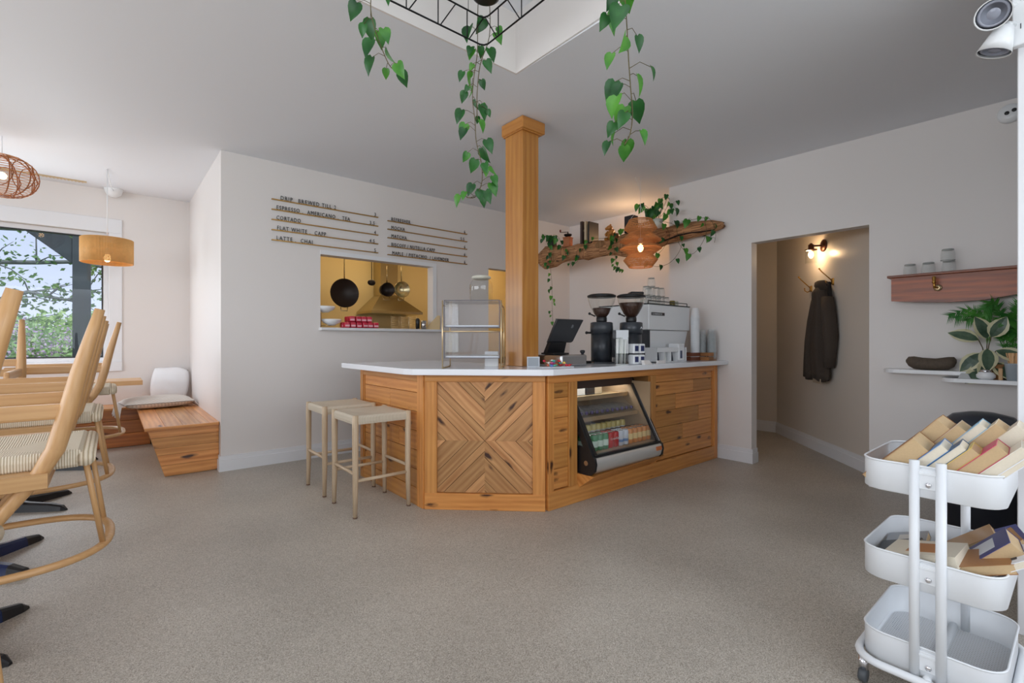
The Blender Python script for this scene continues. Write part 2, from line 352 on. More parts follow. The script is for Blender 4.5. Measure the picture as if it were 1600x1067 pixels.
def dup(root, loc=None, rz=None, label=None, group=None):
    def cp(o, par):
        c = o.copy(); COL.objects.link(c)
        if par: c.parent = par
        for ch in [x for x in kids.get(o.name, [])]: cp(ch, c)
        return c
    kids = {}
    for x in bpy.data.objects:
        if x.parent: kids.setdefault(x.parent.name, []).append(x)
    r = cp(root, None)
    if loc is not None: r.location = loc
    if rz is not None: r.rotation_euler = (0, 0, rz)
    if label: r['label'] = label
    if group: r['group'] = group
    return r
def text_mesh(name, body, size, mat, parent, M, depth=.003, align='LEFT', spacing=1.0, xs=1.0):
    cu = bpy.data.curves.new(name, 'FONT'); cu.body = body; cu.size = size; cu.extrude = depth; cu.align_x = align; cu.space_character = spacing; cu.resolution_u = 2
    to = bpy.data.objects.new(name + '_src', cu); COL.objects.link(to); bpy.context.view_layer.update()
    dg = bpy.context.evaluated_depsgraph_get(); me = bpy.data.meshes.new_from_object(to.evaluated_get(dg)); bpy.data.objects.remove(to); bpy.data.curves.remove(cu)
    me.transform(M @ Matrix.Diagonal((xs, 1, 1, 1))); me.name = name
    me.materials.clear(); me.materials.append(MT[mat] if isinstance(mat, str) else mat)
    o = bpy.data.objects.new(name, me); COL.objects.link(o)
    if parent: o.parent = parent
    return o
def frame(origin, xdir, ydir):
    x = V(xdir).normalized(); y = V(ydir).normalized(); z = x.cross(y)
    return Matrix(((x.x, y.x, z.x, origin[0]), (x.y, y.y, z.y, origin[1]), (x.z, y.z, z.z, origin[2]), (0, 0, 0, 1)))
def RZ(a): return Matrix.Rotation(a, 3, 'Z')
R = random.Random(7)
def ceil_z(b): return 2.768 + .0155 * b
# ================================================================ THE ROOM
mb = MB(); mb.box(-5.2, 7.0, -2.8, 7.3, -.1, 0); struct(mb, 'floor', 'floor')
def ceilslab(mb, x0, x1, y0, y1, t=.08):
    ps = [(x0, y0, ceil_z(y0)), (x1, y0, ceil_z(y0)), (x1, y1, ceil_z(y1)), (x0, y1, ceil_z(y1))]
    mb.hexa(ps + [(p[0], p[1], 3.02 if p[1] > 1e9 else p[2] + t) for p in ps])
SX0, SX1, SY0, SY1 = -1.0, 1.925, -.6, 2.27        # the raised tray in the ceiling
mb = MB()
ceilslab(mb, -5.2, SX0, -2.8, 7.3); ceilslab(mb, SX1, 7.0, -2.8, 7.3); ceilslab(mb, SX0, SX1, -2.8, SY0); ceilslab(mb, SX0, SX1, SY1, 7.3)
struct(mb, 'ceiling', 'ceil')
mb = MB()
q_ = .012
mb.box(SX0, SX0 + q_, SY0 + q_, SY1 - q_, 2.79, 3.17); mb.box(SX1 - q_, SX1, SY0 + q_, SY1 - q_, 2.802, 3.17); mb.box(SX0, SX1, SY0, SY0 + q_, 2.77, 3.17); mb.box(SX0, SX1, SY1 - q_, SY1, 2.803, 3.17)
struct(mb, 'wall_ceiling_recess', 'wall')
mb = MB(); mb.box(SX0 - .05, SX1 + .05, SY0 - .05, SY1 + .05, 3.17, 3.3); struct(mb, 'ceiling_recess', 'ceil')
Zt = 2.93
# wall with the menu: pass-through window and a doorway behind the post
mb = MB()
def wallx(mb, x0, x1, y0, y1, holes):
    """wall running along x with rectangular holes (xa, xb, za, zb)"""
    xs = x0
    for xa, xb, za, zb in sorted(holes):
        if xa > xs: mb.box(xs, xa, y0, y1, 0, Zt)
        if za > 0: mb.box(xa, xb, y0, y1, 0, za)
        mb.box(xa, xb, y0, y1, zb, Zt); xs = xb
    mb.box(xs, x1, y0, y1, 0, Zt)
def wally(mb, x0, x1, y0, y1, holes):
    ys = y0
    for ya, yb, za, zb in sorted(holes):
        if ya > ys: mb.box(x0, x1, ys, ya, 0, Zt)
        if za > 0: mb.box(x0, x1, ya, yb, 0, za)
        mb.box(x0, x1, ya, yb, zb, Zt); ys = yb
    mb.box(x0, x1, ys, y1, 0, Zt)
wallx(mb, .74, 5.32, 4.91, 5.03, [(1.60, 2.885, 1.272, 2.022), (3.70, 4.45, 0, 2.09)]); struct(mb, 'wall_back', 'wall')
mb = MB(); mb.box(.74, .86, 5.03, 7.15, 0, Zt); struct(mb, 'wall_side', 'wall')
mb = MB(); wallx(mb, -5.2, .86, 7.15, 7.32, [(-2.7, -.03, .92, 2.39)]); struct(mb, 'wall_window', 'wall')
mb = MB(); wally(mb, 4.63, 4.74, -2.8, 2.9, [(1.115, 2.03, 0, 2.08)]); struct(mb, 'wall_right', 'wall')
mb = MB(); mb.box(4.74, 5.32, 2.79, 2.9, 0, Zt); mb.box(5.2, 5.32, 2.9, 4.91, 0, Zt); struct(mb, 'wall_far', 'wall')
mb = MB(); wallx(mb, -5.2, 4.63, -2.8, -2.62, [(-2.5, 3.1, .85, 2.6)]); struct(mb, 'wall_street', 'wall')
mb = MB(); wally(mb, -5.2, -5.02, -2.62, 7.15, [(-.9, 5.3, .8, 2.6)]); struct(mb, 'wall_left', 'wall')
# partition end right beside the camera
mb = MB(); mb.box(2.75, 2.88, -2.62, .172, 0, ceil_z(0) + .02); struct(mb, 'wall_partition', 'trim')
mb = MB(); mb.box(2.735, 2.75, .06, .178, 0, 2.6, bev=.003); struct(mb, 'trim_1', 'trim')
# hall behind the doorway
d = V((.7355, .6773, 0)); nrm = V((-.6773, .7355, 0)); HP = V((6.44, 2.51, 0))
def hw(s_, z, off=0): return HP + d * s_ + nrm * off + V((0, 0, z))
mb = MB(); mb.hexa([hw(-2.42, 0), hw(0, 0), hw(0, 0, -.1), hw(-2.42, 0, -.1), hw(-2.42, 2.5), hw(0, 2.5), hw(0, 2.5, -.1), hw(-2.42, 2.5, -.1)]); struct(mb, 'wall_hall', 'hall')
mb = MB(); mb.box(6.45, 6.55, 2.5, 4.6, 0, 2.5); mb.box(5.32, 6.45, 4.5, 4.6, 0, 2.5); struct(mb, 'wall_hall_end', 'hall')
mb = MB(); mb.box(4.74, 6.6, .8, 2.79, 2.42, 2.5); mb.box(5.32, 6.6, 2.79, 4.6, 2.42, 2.5); struct(mb, 'ceiling_hall', 'wall')
# kitchen behind the pass-through
mb = MB(); mb.box(.86, 6.0, 6.55, 6.65, 0, Zt); struct(mb, 'wall_kitchen_back', 'kwall')
mb = MB(); mb.box(5.4, 5.5, 5.03, 6.55, 0, Zt); mb.box(.86, .9, 5.03, 6.55, 0, Zt); struct(mb, 'wall_kitchen_side', 'kwall')
# baseboards
def bb(mb, p, q, h=.135, t=.016, n=None):
    p = V(p); q = V(q); u = (q - p).normalized(); n = V(n)
    for z0, z1, tt in ((0, h * .72, t), (h * .72, h, t * .55)):
        a, b_ = p, q
        mb.prism([a + V((0, 0, z0)), b_ + V((0, 0, z0)), b_ + V((0, 0, z1)), a + V((0, 0, z1))], n * tt)
mb = MB(); bb(mb, (.724, 4.91, 0), (3.70, 4.91, 0), n=(0, -1, 0)); struct(mb, 'baseboard_back', 'trim')
mb = MB(); bb(mb, (.74, 4.9102, 0), (.74, 4.998, 0), n=(-1, 0, 0)); struct(mb, 'baseboard_side', 'trim')
mb = MB(); bb(mb, (4.63, 2.014, 0), (4.63, 2.38, 0), n=(-1, 0, 0)); bb(mb, (4.6302, 2.03, 0), (4.74, 2.03, 0), n=(0, -1, 0)); struct(mb, 'baseboard_right', 'trim')
mb = MB(); bb(mb, (4.63, -2.6, 0), (4.63, 1.115, 0), n=(-1, 0, 0)); struct(mb, 'baseboard_shelves', 'trim')
mb = MB(); bb(mb, hw(-2.3, 0), hw(0, 0), n=nrm); struct(mb, 'baseboard_hall', 'trim')
mb = MB(); bb(mb, (6.45, 2.5, 0), (6.45, 4.5, 0), n=(-1, 0, 0)); struct(mb, 'baseboard_hall_end', 'trim')
# windows
def win(name, x0, x1, z0, z1, y, muls, sgn=1):
    """window in a wall along x; room side at y, outwards = sgn"""
    mb = MB(); fr = .05
    for a, b_, c_, d_ in ((x0, x1, z1 - fr, z1), (x0, x1, z0, z0 + fr), (x0, x0 + fr, z0 + fr, z1 - fr), (x1 - fr, x1, z0 + fr, z1 - fr)):
        mb.box(a, b_, y + sgn * .06, y + sgn * .12, c_, d_, bev=.004)
    for m_ in muls: mb.box(m_ - .03, m_ + .03, y + sgn * .06, y + sgn * .12, z0 + fr, z1 - fr)
    w_ = struct(mb, name, 'trim')
    mb = MB(); g = .012
    for a, b_, c_, d_ in ((x0 + fr, x1 - fr, z1 - fr - g, z1 - fr), (x0 + fr, x1 - fr, z0 + fr, z0 + fr + g), (x0 + fr, x0 + fr + g, z0 + fr + g, z1 - fr - g), (x1 - fr - g, x1 - fr, z0 + fr + g, z1 - fr - g)):
        mb.box(a, b_, y + sgn * .055, y + sgn * .1, c_, d_)
    mb.build('black_gasket', 'black', w_)
    mb = MB(); mb.box(x0 + fr, x1 - fr, y + sgn * .088, y + sgn * .092, z0 + fr, z1 - fr); mb.build('window_pane', 'pane', w_)
    mb = MB(); c = .12
    mb.box(x0 - c, x1 + c, y - sgn * .018, y, z1, z1 + c + .04, bev=.003); mb.box(x0 - c, x0, y - sgn * .018, y, z0, z1, bev=.003); mb.box(x1, x1 + c, y - sgn * .018, y, z0, z1, bev=.003)
    mb.box(x0 - c, x1 + c, y - sgn * .03, y, z0 - .11, z0, bev=.003)
    mb.build('window_casing', 'trim', w_)
    return w_
win('window_1', -2.7, -.03, .92, 2.39, 7.15, [-1.5])
win('window_2', -2.5, 3.1, .85, 2.6, -2.62, [-.6, 1.2], -1)
mb = MB()
for a, b_, c_, d_ in ((-.9, 5.3, 2.54, 2.6), (-.9, 5.3, .8, .86), (-.9, -.84, .86, 2.54), (5.24, 5.3, .86, 2.54), (1.1, 1.16, .86, 2.54), (3.2, 3.26, .86, 2.54)):
    mb.box(-5.12, -5.06, a, b_, c_, d_)
w3 = struct(mb, 'window_3', 'trim')
mb = MB(); mb.box(-5.095, -5.09, -.84, 5.24, .86, 2.54); mb.build('window_pane', 'pane', w3)
# pass-through sill and casing
mb = MB(); mb.box(1.585, 2.985, 4.845, 5.06, 1.262, 1.29, bev=.003); struct(mb, 'trim_2', 'trim')
mb = MB(); mb.box(2.885, 2.93, 4.902, 4.912, 1.29, 2.022); mb.box(1.60, 2.93, 4.902, 4.912, 2.022, 2.065); struct(mb, 'trim_3', 'trim')
# linear grille in the ceiling by the window
mb = MB()
for i in range(26): mb.box(-.95 + i * .028, -.936 + i * .028, 6.92, 6.96, ceil_z(6.94) - .012, ceil_z(6.94))
mb.box(-.96, -.21, 6.91, 6.97, ceil_z(6.94) - .005, ceil_z(6.94) + .002)
solo(mb, 'ceiling_grille', 'gold', 'thin slotted ceiling grille above the big window', 'vent')
# ================================================================ SERVICE COUNTER
CB = .925
def plank_wall(mb, M, x0, x1, rows, seed, t=.018, gap=.003, joints=None):
    """horizontal boards in local (x along, y out, z up); rows = list of z edges"""
    r = random.Random(seed); mb.M = M
    for i in range(len(rows) - 1):
        xs = [x0] + sorted(joints[i] if joints else []) + [x1]
        for a, b_ in zip(xs[:-1], xs[1:]):
            mb.box(a + gap / 2, b_ - gap / 2, 0, t, rows[i] + gap / 2, rows[i + 1] - gap / 2, g=(1, 0, 0), bev=.0015)
    mb.M = Matrix.Identity(4)
def strip_clip(poly, a, b_, dirn):
    """clip convex poly (2d) to a <= dot(p,dirn) <= b_"""
    for s_, lim in ((1, b_), (-1, -a)):
        out = []
        for i in range(len(poly)):
            p, q = poly[i], poly[(i + 1) % len(poly)]
            dp = s_ * (p[0] * dirn[0] + p[1] * dirn[1]) - lim; dq = s_ * (q[0] * dirn[0] + q[1] * dirn[1]) - lim
            if dp <= 0: out.append(p)
            if dp * dq < 0: t_ = dp / (dp - dq); out.append((p[0] + (q[0] - p[0]) * t_, p[1] + (q[1] - p[1]) * t_))
        poly = out
        if len(poly) < 3: return []
    return poly
ct = thing('service_counter', 'knotty pine service counter with a chevron front, standing on the speckled floor', 'counter', (2.4, 2.9, 0))
OC = (2.4, 2.9, 0)
CL = V((1.668, 2.936, 0)); CR = V((2.27, 2.369, 0)); CE = V((1.668, 4.0, 0)); CW = V((4.60, 2.38, 0))
# inner carcass
mb = MB()
mb.prism([(1.69, 3.99, .01), (1.69, 2.95, .01), (2.285, 2.40, .01), (2.54, 2.40, .01), (2.54, 3.02, .01), (2.35, 3.2, .01), (2.35, 3.99, .01)], (0, 0, CB - .03), mi=0)
mb.box(3.47, 4.585, 2.40, 3.05, .01, CB - .01)
mb.box(2.54, 3.47, 2.98, 3.05, .01, CB - .01); mb.box(2.54, 3.47, 2.40, 2.98, .01, .15)
mb.build('carcass', P((120, 84, 52)), ct, OC)
def fm(o, to): # frame with x along o->to, y outwards (towards the room)
    x = (to - o).normalized(); return frame(o, x, V((0, 0, 1)).cross(x) * -1 if False else V((x.y, -x.x, 0))) if False else Matrix(((x.x, x.y, 0, o.x), (x.y, -x.x, 0, o.y), (0, 0, 1, 0), (0, 0, 0, 1)))
ML = fm(CE, CL); MC = fm(CL, CR); MR = fm(CR, CW)
# local y: x=(cos,sin) -> y=(sin,-cos): for +a direction gives -b, i.e. towards the room
rows6 = [.125, .255, .385, .515, .645, .775, .86]
mb = MB(3); LL = (CL - CE).length
plank_wall(mb, ML, .075, LL - .07, [.12, .25, .385, .52, .655, .79, .87], 1, joints=[[.5], [], [.7], [], [.55], []])
mb.build('side_board_panel', 'pine', ct, OC)
mb = MB(4); mb.M = ML
mb.box(0, .055, 0, .03, 0, CB, g=(0, 0, 1), bev=.002); mb.box(.055, .075, 0, .022, .12, .87, g=(0, 0, 1)); mb.box(LL - .07, LL + .012, 0, .03, 0, CB, g=(0, 0, 1), bev=.002)
mb.box(.055, LL - .07, 0, .028, .87, CB, g=(1, 0, 0), bev=.002); mb.box(.055, LL - .07, 0, .028, 0, .12, g=(1, 0, 0), bev=.002)
mb.build('side_frame', 'pine', ct, OC)
# chevron front
LC = (CR - CL).length; x0, x1, z0, z1 = .085, LC - .085, .115, .875; xm, zm = (x0 + x1) / 2, .47
mb = MB(9); mb.M = MC; r = random.Random(5); s2 = math.sqrt(.5)
for (qa, qb, qc, qd, sg) in ((x0, xm, zm, z1, -1), (xm, x1, zm, z1, 1), (x0, xm, z0, zm, 1), (xm, x1, z0, zm, -1)):
    # board direction: sg=1 rises to the right; strips are spaced along the perpendicular
    dn = (s2, -s2) if sg == 1 else (s2, s2)
    pr = [p[0] * dn[0] + p[1] * dn[1] for p in ((qa, qc), (qb, qc), (qb, qd), (qa, qd))]
    cen = xm * dn[0] + zm * dn[1]; lo, hi = min(pr), max(pr)
    edges = [cen]; k = 0; wl = [.045, .105, .115, .07, .1, .1, .1]
    step = -1 if abs(cen - hi) < abs(cen - lo) else 1
    # strips run through the centre diagonal, so offsets go both ways
    up = [cen + .0]; dnl = [cen - .0]
    for q in [.05, .1, .06, .11, .08, .1, .1]: up.append(up[-1] + q)
    for q in [.08, .11, .05, .1, .1, .1, .1]: dnl.append(dnl[-1] - q)
    edges = sorted(set(up + dnl))
    for a, b_ in zip(edges[:-1], edges[1:]):
        poly = strip_clip([(qa, qc), (qb, qc), (qb, qd), (qa, qd)], a + .0015, b_ - .0015, dn)
        if len(poly) >= 3:
            g = (s2, 0, s2) if sg == 1 else (s2, 0, -s2)
            mb.prism([(p[0], 0, p[1]) for p in poly], (0, .012 + r.random() * .004, 0), g=g)
mb.build('chevron_panel', 'cedar', ct, OC)
mb = MB(6); mb.M = MC
mb.box(0, .085, 0, .03, .11, CB - .05, g=(0, 0, 1), bev=.002); mb.box(LC - .085, LC, 0, .03, .11, CB - .05, g=(0, 0, 1), bev=.002)
mb.box(0, LC, 0, .03, .875, CB, bev=.002); mb.box(0, LC, 0, .034, 0, .112, bev=.002)
mb.build('front_frame', 'pine', ct, OC)
# right hand face, with the cooler bay
LR = (CW - CR).length; b0, b1 = .29, 1.20     # bay edges along x
mb = MB(12)
plank_wall(mb, MR, .055, b0 - .085, [.13, .27, .44, .62, .76, .865], 3)
mb.build('narrow_board_panel', 'pine', ct, OC); mb = MB(13)
plank_wall(mb, MR, b1 + .075, LR - .085, [.13, .27, .41, .55, .685, .80, .865], 4, joints=[[], [1.72], [2.0], [1.6], [1.9], []])
mb.build('long_board_panel', 'pine', ct, OC)
mb = MB(14); mb.M = MR
mb.box(0, .055, 0, .03, .12, CB - .06, g=(0, 0, 1), bev=.002); mb.box(b0 - .085, b0, 0, .03, .12, CB - .06, g=(0, 0, 1), bev=.002)
mb.box(b1, b1 + .075, 0, .03, .12, CB - .06, g=(0, 0, 1), bev=.002); mb.box(LR - .085, LR - .06, 0, .024, .12, CB - .06, g=(0, 0, 1)); mb.box(LR - .06, LR, 0, .034, 0, CB, g=(0, 0, 1), bev=.002)
mb.box(0, LR - .06, 0, .03, .865, CB, bev=.002); mb.box(0, LR - .06, 0, .034, 0, .125, bev=.002)
# bracket board carrying the cooler front
mb.hexa([(b0 + .01, .0, .10), (b1 + .02, .0, .13), (b1 + .02, .03, .13), (b0 + .01, .03, .10), (b0 - .01, 0, .205), (b1 + .03, 0, .225), (b1 - .02, .17, .225), (b0 + .02, .17, .205)], g=(1, 0, 0))
mb.build('long_frame', 'pine', ct, OC)
mb = MB(15); mb.M = MR; mb.box(b0 - .004, b0, -.5, 0, .15, .88); mb.build('bay_lining', P((150, 104, 58)), ct, OC); mb = MB(16); mb.M = MR; mb.box(b1, b1 + .004, -.5, 0, .15, .88); mb.build('bay_lining', P((150, 104, 58)), ct, OC)
# worktop
mb = MB(); top = [(1.52, 4.12), (1.52, 2.98), (1.545, 2.90), (2.16, 2.285), (2.23, 2.25), (4.628, 2.25), (4.628, 3.12), (2.6, 3.12), (2.42, 3.3), (2.42, 4.12)]
mb.prism([(x, y, CB) for x, y in top], (0, 0, .04), sm=False)
bmesh.ops.bevel(mb.bm, geom=[e for e in mb.bm.edges if abs(e.verts[0].co.z - e.verts[1].co.z) < .001], offset=.003, segments=2, affect='EDGES')
solo(mb, 'worktop', 'quartz', 'thin white stone worktop lying on the pine counter', 'countertop')
CT = CB + .04
# post through the worktop
pt = thing('wooden_post', 'square golden timber post rising from the white worktop to the ceiling', 'post', (2.408, 2.77, CT))
OP = (2.408, 2.77, CT)
mb = MB(2); px0, px1, py0, py1, pz = 2.325, 2.49, 2.672, 2.87, ceil_z(2.77)
mb.box(px0, px1, py0, py1, CT + .001, pz - .02, g=(0, 0, 1), bev=.003); mb.build('shaft', 'post', pt, OP)
mb = MB(3); mb.box(px0 - .022, px1 + .04, py0 - .03, py1 + .02, pz - .09, pz - .005, g=(1, 0, 0), bev=.004)
mb.box(px0 - .012, px1 + .02, py0 - .018, py1 + .012, pz - .10, pz - .09, g=(1, 0, 0)); mb.build('capital', 'post', pt, OP)

# ---------------------------------------------------------------- drinks cooler in the counter bay
ck = thing('drinks_cooler', 'black and steel glass-fronted drinks cooler set into the pine counter', 'fridge', (3.0, 2.6, .155)); OK_ = (3.0, 2.6, .155)
ka, kb = 2.575, 3.415
prof = [(2.955, .16), (2.955, .86), (2.50, .86), (2.485, .845), (2.215, .345), (2.195, .33), (2.185, .29), (2.195, .24), (2.225, .212), (2.26, .205), (2.42, .16)]
for nm, xa in (('side_cheek', ka), ('side_cheek', kb - .02)):
    mb = MB()
    out = [(xa, y, z) for y, z in prof]
    if xa == ka:
        # cheek with a triangular light
        mb.prism([(xa, y, z) for y, z in [(2.955, .16), (2.955, .40), (2.45, .40), (2.285, .40), (2.245, .40), (2.215, .345), (2.195, .33), (2.185, .29), (2.195, .24), (2.225, .212), (2.26, .205), (2.42, .16)]], (.02, 0, 0))
        mb.prism([(xa, y, z) for y, z in [(2.485, .845), (2.245, .40), (2.30, .40), (2.53, .82)]], (.02, 0, 0))
        mb.prism([(xa, y, z) for y, z in [(2.955, .82), (2.955, .86), (2.50, .86), (2.485, .845), (2.50, .82)]], (.02, 0, 0))
    else: mb.prism(out, (.02, 0, 0))
    o = mb.build(nm, 'black', ck, OK_)
mb = MB(); mb.loft([[(ka - .004, 2.27 + math.cos(t) * .018, .29 + math.sin(t) * .018) for t in [2 * PI * i / 16 for i in range(16)]], [(ka + .001, 2.27 + math.cos(t) * .018, .29 + math.sin(t) * .018) for t in [2 * PI * i / 16 for i in range(16)]]], sm=False)
o = mb.build('pivot_cap', 'steel', ck, OK_)
mb = MB(); mb.box(ka + .02, kb - .02, 2.50, 2.955, .845, .86); mb.box(ka + .02, kb - .02, 2.475, 2.53, .79, .86); mb.build('top_panel', P((60, 42, 34), .3), ck, OK_)
mb = MB(); fp = [(2.225, .335), (2.198, .325), (2.19, .29), (2.2, .245), (2.228, .216), (2.262, .209)]
mb.loft([[(ka + .02, y, z) for y, z in fp], [(kb - .02, y, z) for y, z in fp]], closed=False, sm=True); mb.build('front_panel', plain('satin_steel', srgb(208, 206, 202), .38, .55), ck, OK_)
mb = MB(); mb.box(kb - .10, kb - .035, 2.183, 2.192, .285, .315); mb.build('control_label', P((196, 110, 60)), ck, OK_)
mb = MB(); gv = V((0, 2.485 - 2.22, .845 - .345)).normalized()
for xa, xb in ((ka + .02, ka + .05), (kb - .05, kb - .02)): mb.hexa([(xa, 2.212, .35), (xb, 2.212, .35), (xb, 2.23, .345), (xa, 2.23, .345), (xa, 2.462, .80), (xb, 2.462, .80), (xb, 2.48, .795), (xa, 2.48, .795)])
mb.box(ka + .02, kb - .02, 2.205, 2.235, .333, .352); mb.build('door_frame', 'black', ck, OK_)
mb = MB(); mb.hexa([(kb - .034, 2.208, .352), (kb - .024, 2.208, .352), (kb - .024, 2.214, .35), (kb - .034, 2.214, .35), (kb - .034, 2.458, .80), (kb - .024, 2.458, .80), (kb - .024, 2.464, .798), (kb - .034, 2.464, .798)]); mb.build('chrome_strip', 'chrome', ck, OK_)
mb = MB(); mb.hexa([(ka + .05, 2.222, .352), (kb - .05, 2.222, .352), (kb - .05, 2.226, .350), (ka + .05, 2.226, .350), (ka + .05, 2.462, .79), (kb - .05, 2.462, .79), (kb - .05, 2.466, .788), (ka + .05, 2.466, .788)]); mb.build('front_glass', 'caseglass', ck, OK_)
mb = MB(); mb.box(ka + .02, kb - .02, 2.935, 2.95, .2, .845); mb.box(ka + .02, kb - .02, 2.24, 2.94, .33, .345); mb.box(ka + .02, ka + .03, 2.5, 2.94, .41, .82); mb.box(kb - .03, kb - .02, 2.3, 2.94, .41, .82); mb.build('inner_lining', P((178, 150, 118), .6), ck, OK_)
mb = MB()
for zz, yy in ((.555, 2.42), (.70, 2.52)): mb.box(ka + .03, kb - .03, yy, 2.93, zz, zz + .012); mb.box(ka + .03, kb - .03, yy - .004, yy, zz - .01, zz + .022)
sh = mb.build('wire_shelf', 'gold', ck, OK_)
# cans
def can(body, lid='steel', name='drink_can', label='', group='', band=None, h=.12, r=.029, text=None):
    t_ = thing(name, label, 'can', (0, 0, 0), 0, group)
    m_ = MB(); m_.lathe((0, 0, 0), [(r * .75, 0), (r, .008), (r, h - .014), (r * .8, h - .002)], n=16); m_.build('can_body', P(body, .3), t_)
    m_ = MB(); m_.lathe((0, 0, 0), [(r * .8, h - .002), (r * .8, h), (r * .74, h - .003)], n=16); m_.build('can_lid', lid, t_)
    if band:
        m_ = MB()
        for bc0, bz0, bz1 in band: m_.lathe((0, 0, 0), [(r + .0006, bz0), (r + .0006, bz1)], n=16, cap=(False, False))
        m_.build('can_label', P(band[0][0], .3), t_)
    if text:
        text_mesh('can_lettering', text, .026, P((245, 240, 235), .4), t_, frame((-.026, -r - .001, .062), (1, 0, 0), (0, 0, 1)), .0006)
    return t_
specs = [((70, 140, 96), [((214, 232, 216), .03, .075)], 'green drink can in the front row of the cooler, left end', 'green cans in the cooler', 4, None),
         ((196, 30, 34), None, 'red cola can with white script in the cooler front row', 'red cola cans in the cooler', 2, 'Coca-Cola'),
         ((222, 228, 236), [((120, 150, 190), .03, .05)], 'white drink can right of the red cola cans in the cooler', 'white cans in the cooler', 2, None),
         ((222, 142, 70), [((244, 214, 150), .035, .08)], 'orange and cream drink can in the right half of the cooler front row', 'orange cans in the cooler', 5, None)]
xq = ka + .085
for body, band, lab, grp, n_, tx in specs:
    if tx is None and body[2] == 236: grp = 'white cans in the cooler'
    base = None
    for i in range(n_):
        for rrow in range(2):
            if base is None: base = can(body, label=lab, group=grp, band=band, text=tx); k_ = base
            else: k_ = dup(base, label=lab, group=grp)
            k_.location = (xq, 2.325 + rrow * .066, .346)
            if rrow: k_['label'] = lab.replace('in the cooler', 'in the second row of the cooler').replace('front row in', 'in').replace('cooler front row', 'cooler, second row').replace('front row of', 'second row of'); k_['group'] = grp + ', second row'
        xq += .061
lab = 'yellow and white slim can standing at the back of the cooler floor'; base = None
for i in range(9):
    if base is None: base = can((226, 206, 120), band=[((236, 236, 230), .06, .10)], label=lab, group='yellow cans at the back of the cooler', h=.15, r=.027); k_ = base
    else: k_ = dup(base)
    k_.location = (ka + .25 + i * .062, 2.53, .346)
base = None
for i in range(3):
    if base is None: base = can((178, 40, 50), band=[((226, 226, 226), .03, .05)], label='red can standing on the cooler top shelf, left', group='red cans on the cooler top shelf', h=.1, r=.027); k_ = base
    else: k_ = dup(base)
    k_.location = (ka + .075 + i * .062, 2.60, .713)
for i, (c, x_) in enumerate((((230, 232, 230), .34), ((40, 40, 44), .46), ((208, 190, 160), .55))):
    m_ = MB(); m_.box(ka + x_ - .05, ka + x_ + .045, 2.62, 2.70, .713, .80, bev=.003)
    solo(m_, 'drink_carton', P(c), ['white carton', 'black carton', 'tan carton'][i] + ' standing on the top shelf of the drinks cooler', 'carton')
# clear bottles lying in rows on the middle shelf
base = None
for i in range(11):
    if base is None:
        base = thing('water_bottle', 'clear water bottle lying on the middle shelf of the cooler', 'bottle', (0, 0, 0), 0, 'clear bottles on the middle cooler shelf')
        m_ = MB(); m_.M = Matrix.Rotation(PI / 2, 4, 'X'); m_.lathe((0, 0, 0), [(.02, -.2), (.03, -.19), (.03, -.06), (.014, -.02), (.012, 0)], n=14); m_.build('bottle_body', 'cupplastic', base)
        m_ = MB(); m_.M = Matrix.Rotation(PI / 2, 4, 'X'); m_.lathe((0, 0, 0), [(.014, 0), (.014, .014)], n=12); m_.build('bottle_cap', P((90, 80, 130)), base); k_ = base
    else: k_ = dup(base)
    k_.location = (ka + .16 + i * .0625, 2.47, .598)
# ================================================================ BAR STOOLS
def stool(name, label, loc, rz):
    t_ = thing(name, label, 'stool', loc, rz, None); s_ = .19; H_ = .665
    for sx in (-1, 1):
        for sy in (-1, 1):
            m_ = MB(); fx, fy, tx_, ty = s_ + .002, s_ + .002, s_ - .001, s_ - .001
            m_.tube([(sx * fx, sy * fy, .008), (sx * (fx - .004), sy * (fy - .004), .25), (sx * tx_, sy * ty, H_ - .07), (sx * tx_, sy * ty, H_ + .002)], [.014, .019, .021, .019], n=12, g=(0, 0, 1))
            l_ = m_.build('leg', 'ash', t_)
            m_ = MB(); m_.cyl((sx * fx, sy * fy), .0145, 0, .01, 12); m_.build('foot_pad', P((110, 84, 66)), l_)
    for (a, b_, z) in (((-s_, -s_), (s_, -s_), .24), ((-s_, s_), (s_, s_), .24), ((-s_, -s_), (-s_, s_), .285), ((s_, -s_), (s_, s_), .285)):
        m_ = MB(); m_.tube([(a[0], a[1], z), (b_[0], b_[1], z)], .011, n=10, g=(b_[0] - a[0], b_[1] - a[1], 0)); m_.build('stretcher', 'ash', t_)
    m_ = MB(); q = s_ + .006
    for a in (-1, 1):
        for b_ in (-1, 1): pass
    # woven seat: four triangular panels dipping to the centre, rolled over the rails
    n_ = 14; rings = []
    def sz(x, y): return H_ - .004 - .016 * (1 - max(abs(x), abs(y)) / q)
    for f, z in ((1.0, H_ - .058), (1.02, H_ - .04), (1.02, H_ - .016), (.97, H_ - .002), (.7, H_ - .006), (.4, H_ - .013), (.05, H_ - .02)):
        rg = []
        for k in range(4):
            for j in range(6):
                u = -1 + 2 * j / 6; c_ = [(u, -1), (1, u), (-u, 1), (-1, -u)][k]; rg.append((c_[0] * q * f, c_[1] * q * f, z))
        rings.append(rg)
    m_.loft(rings, sm=False); seat = m_.build('seat', 'ash_weave', t_)
    return t_
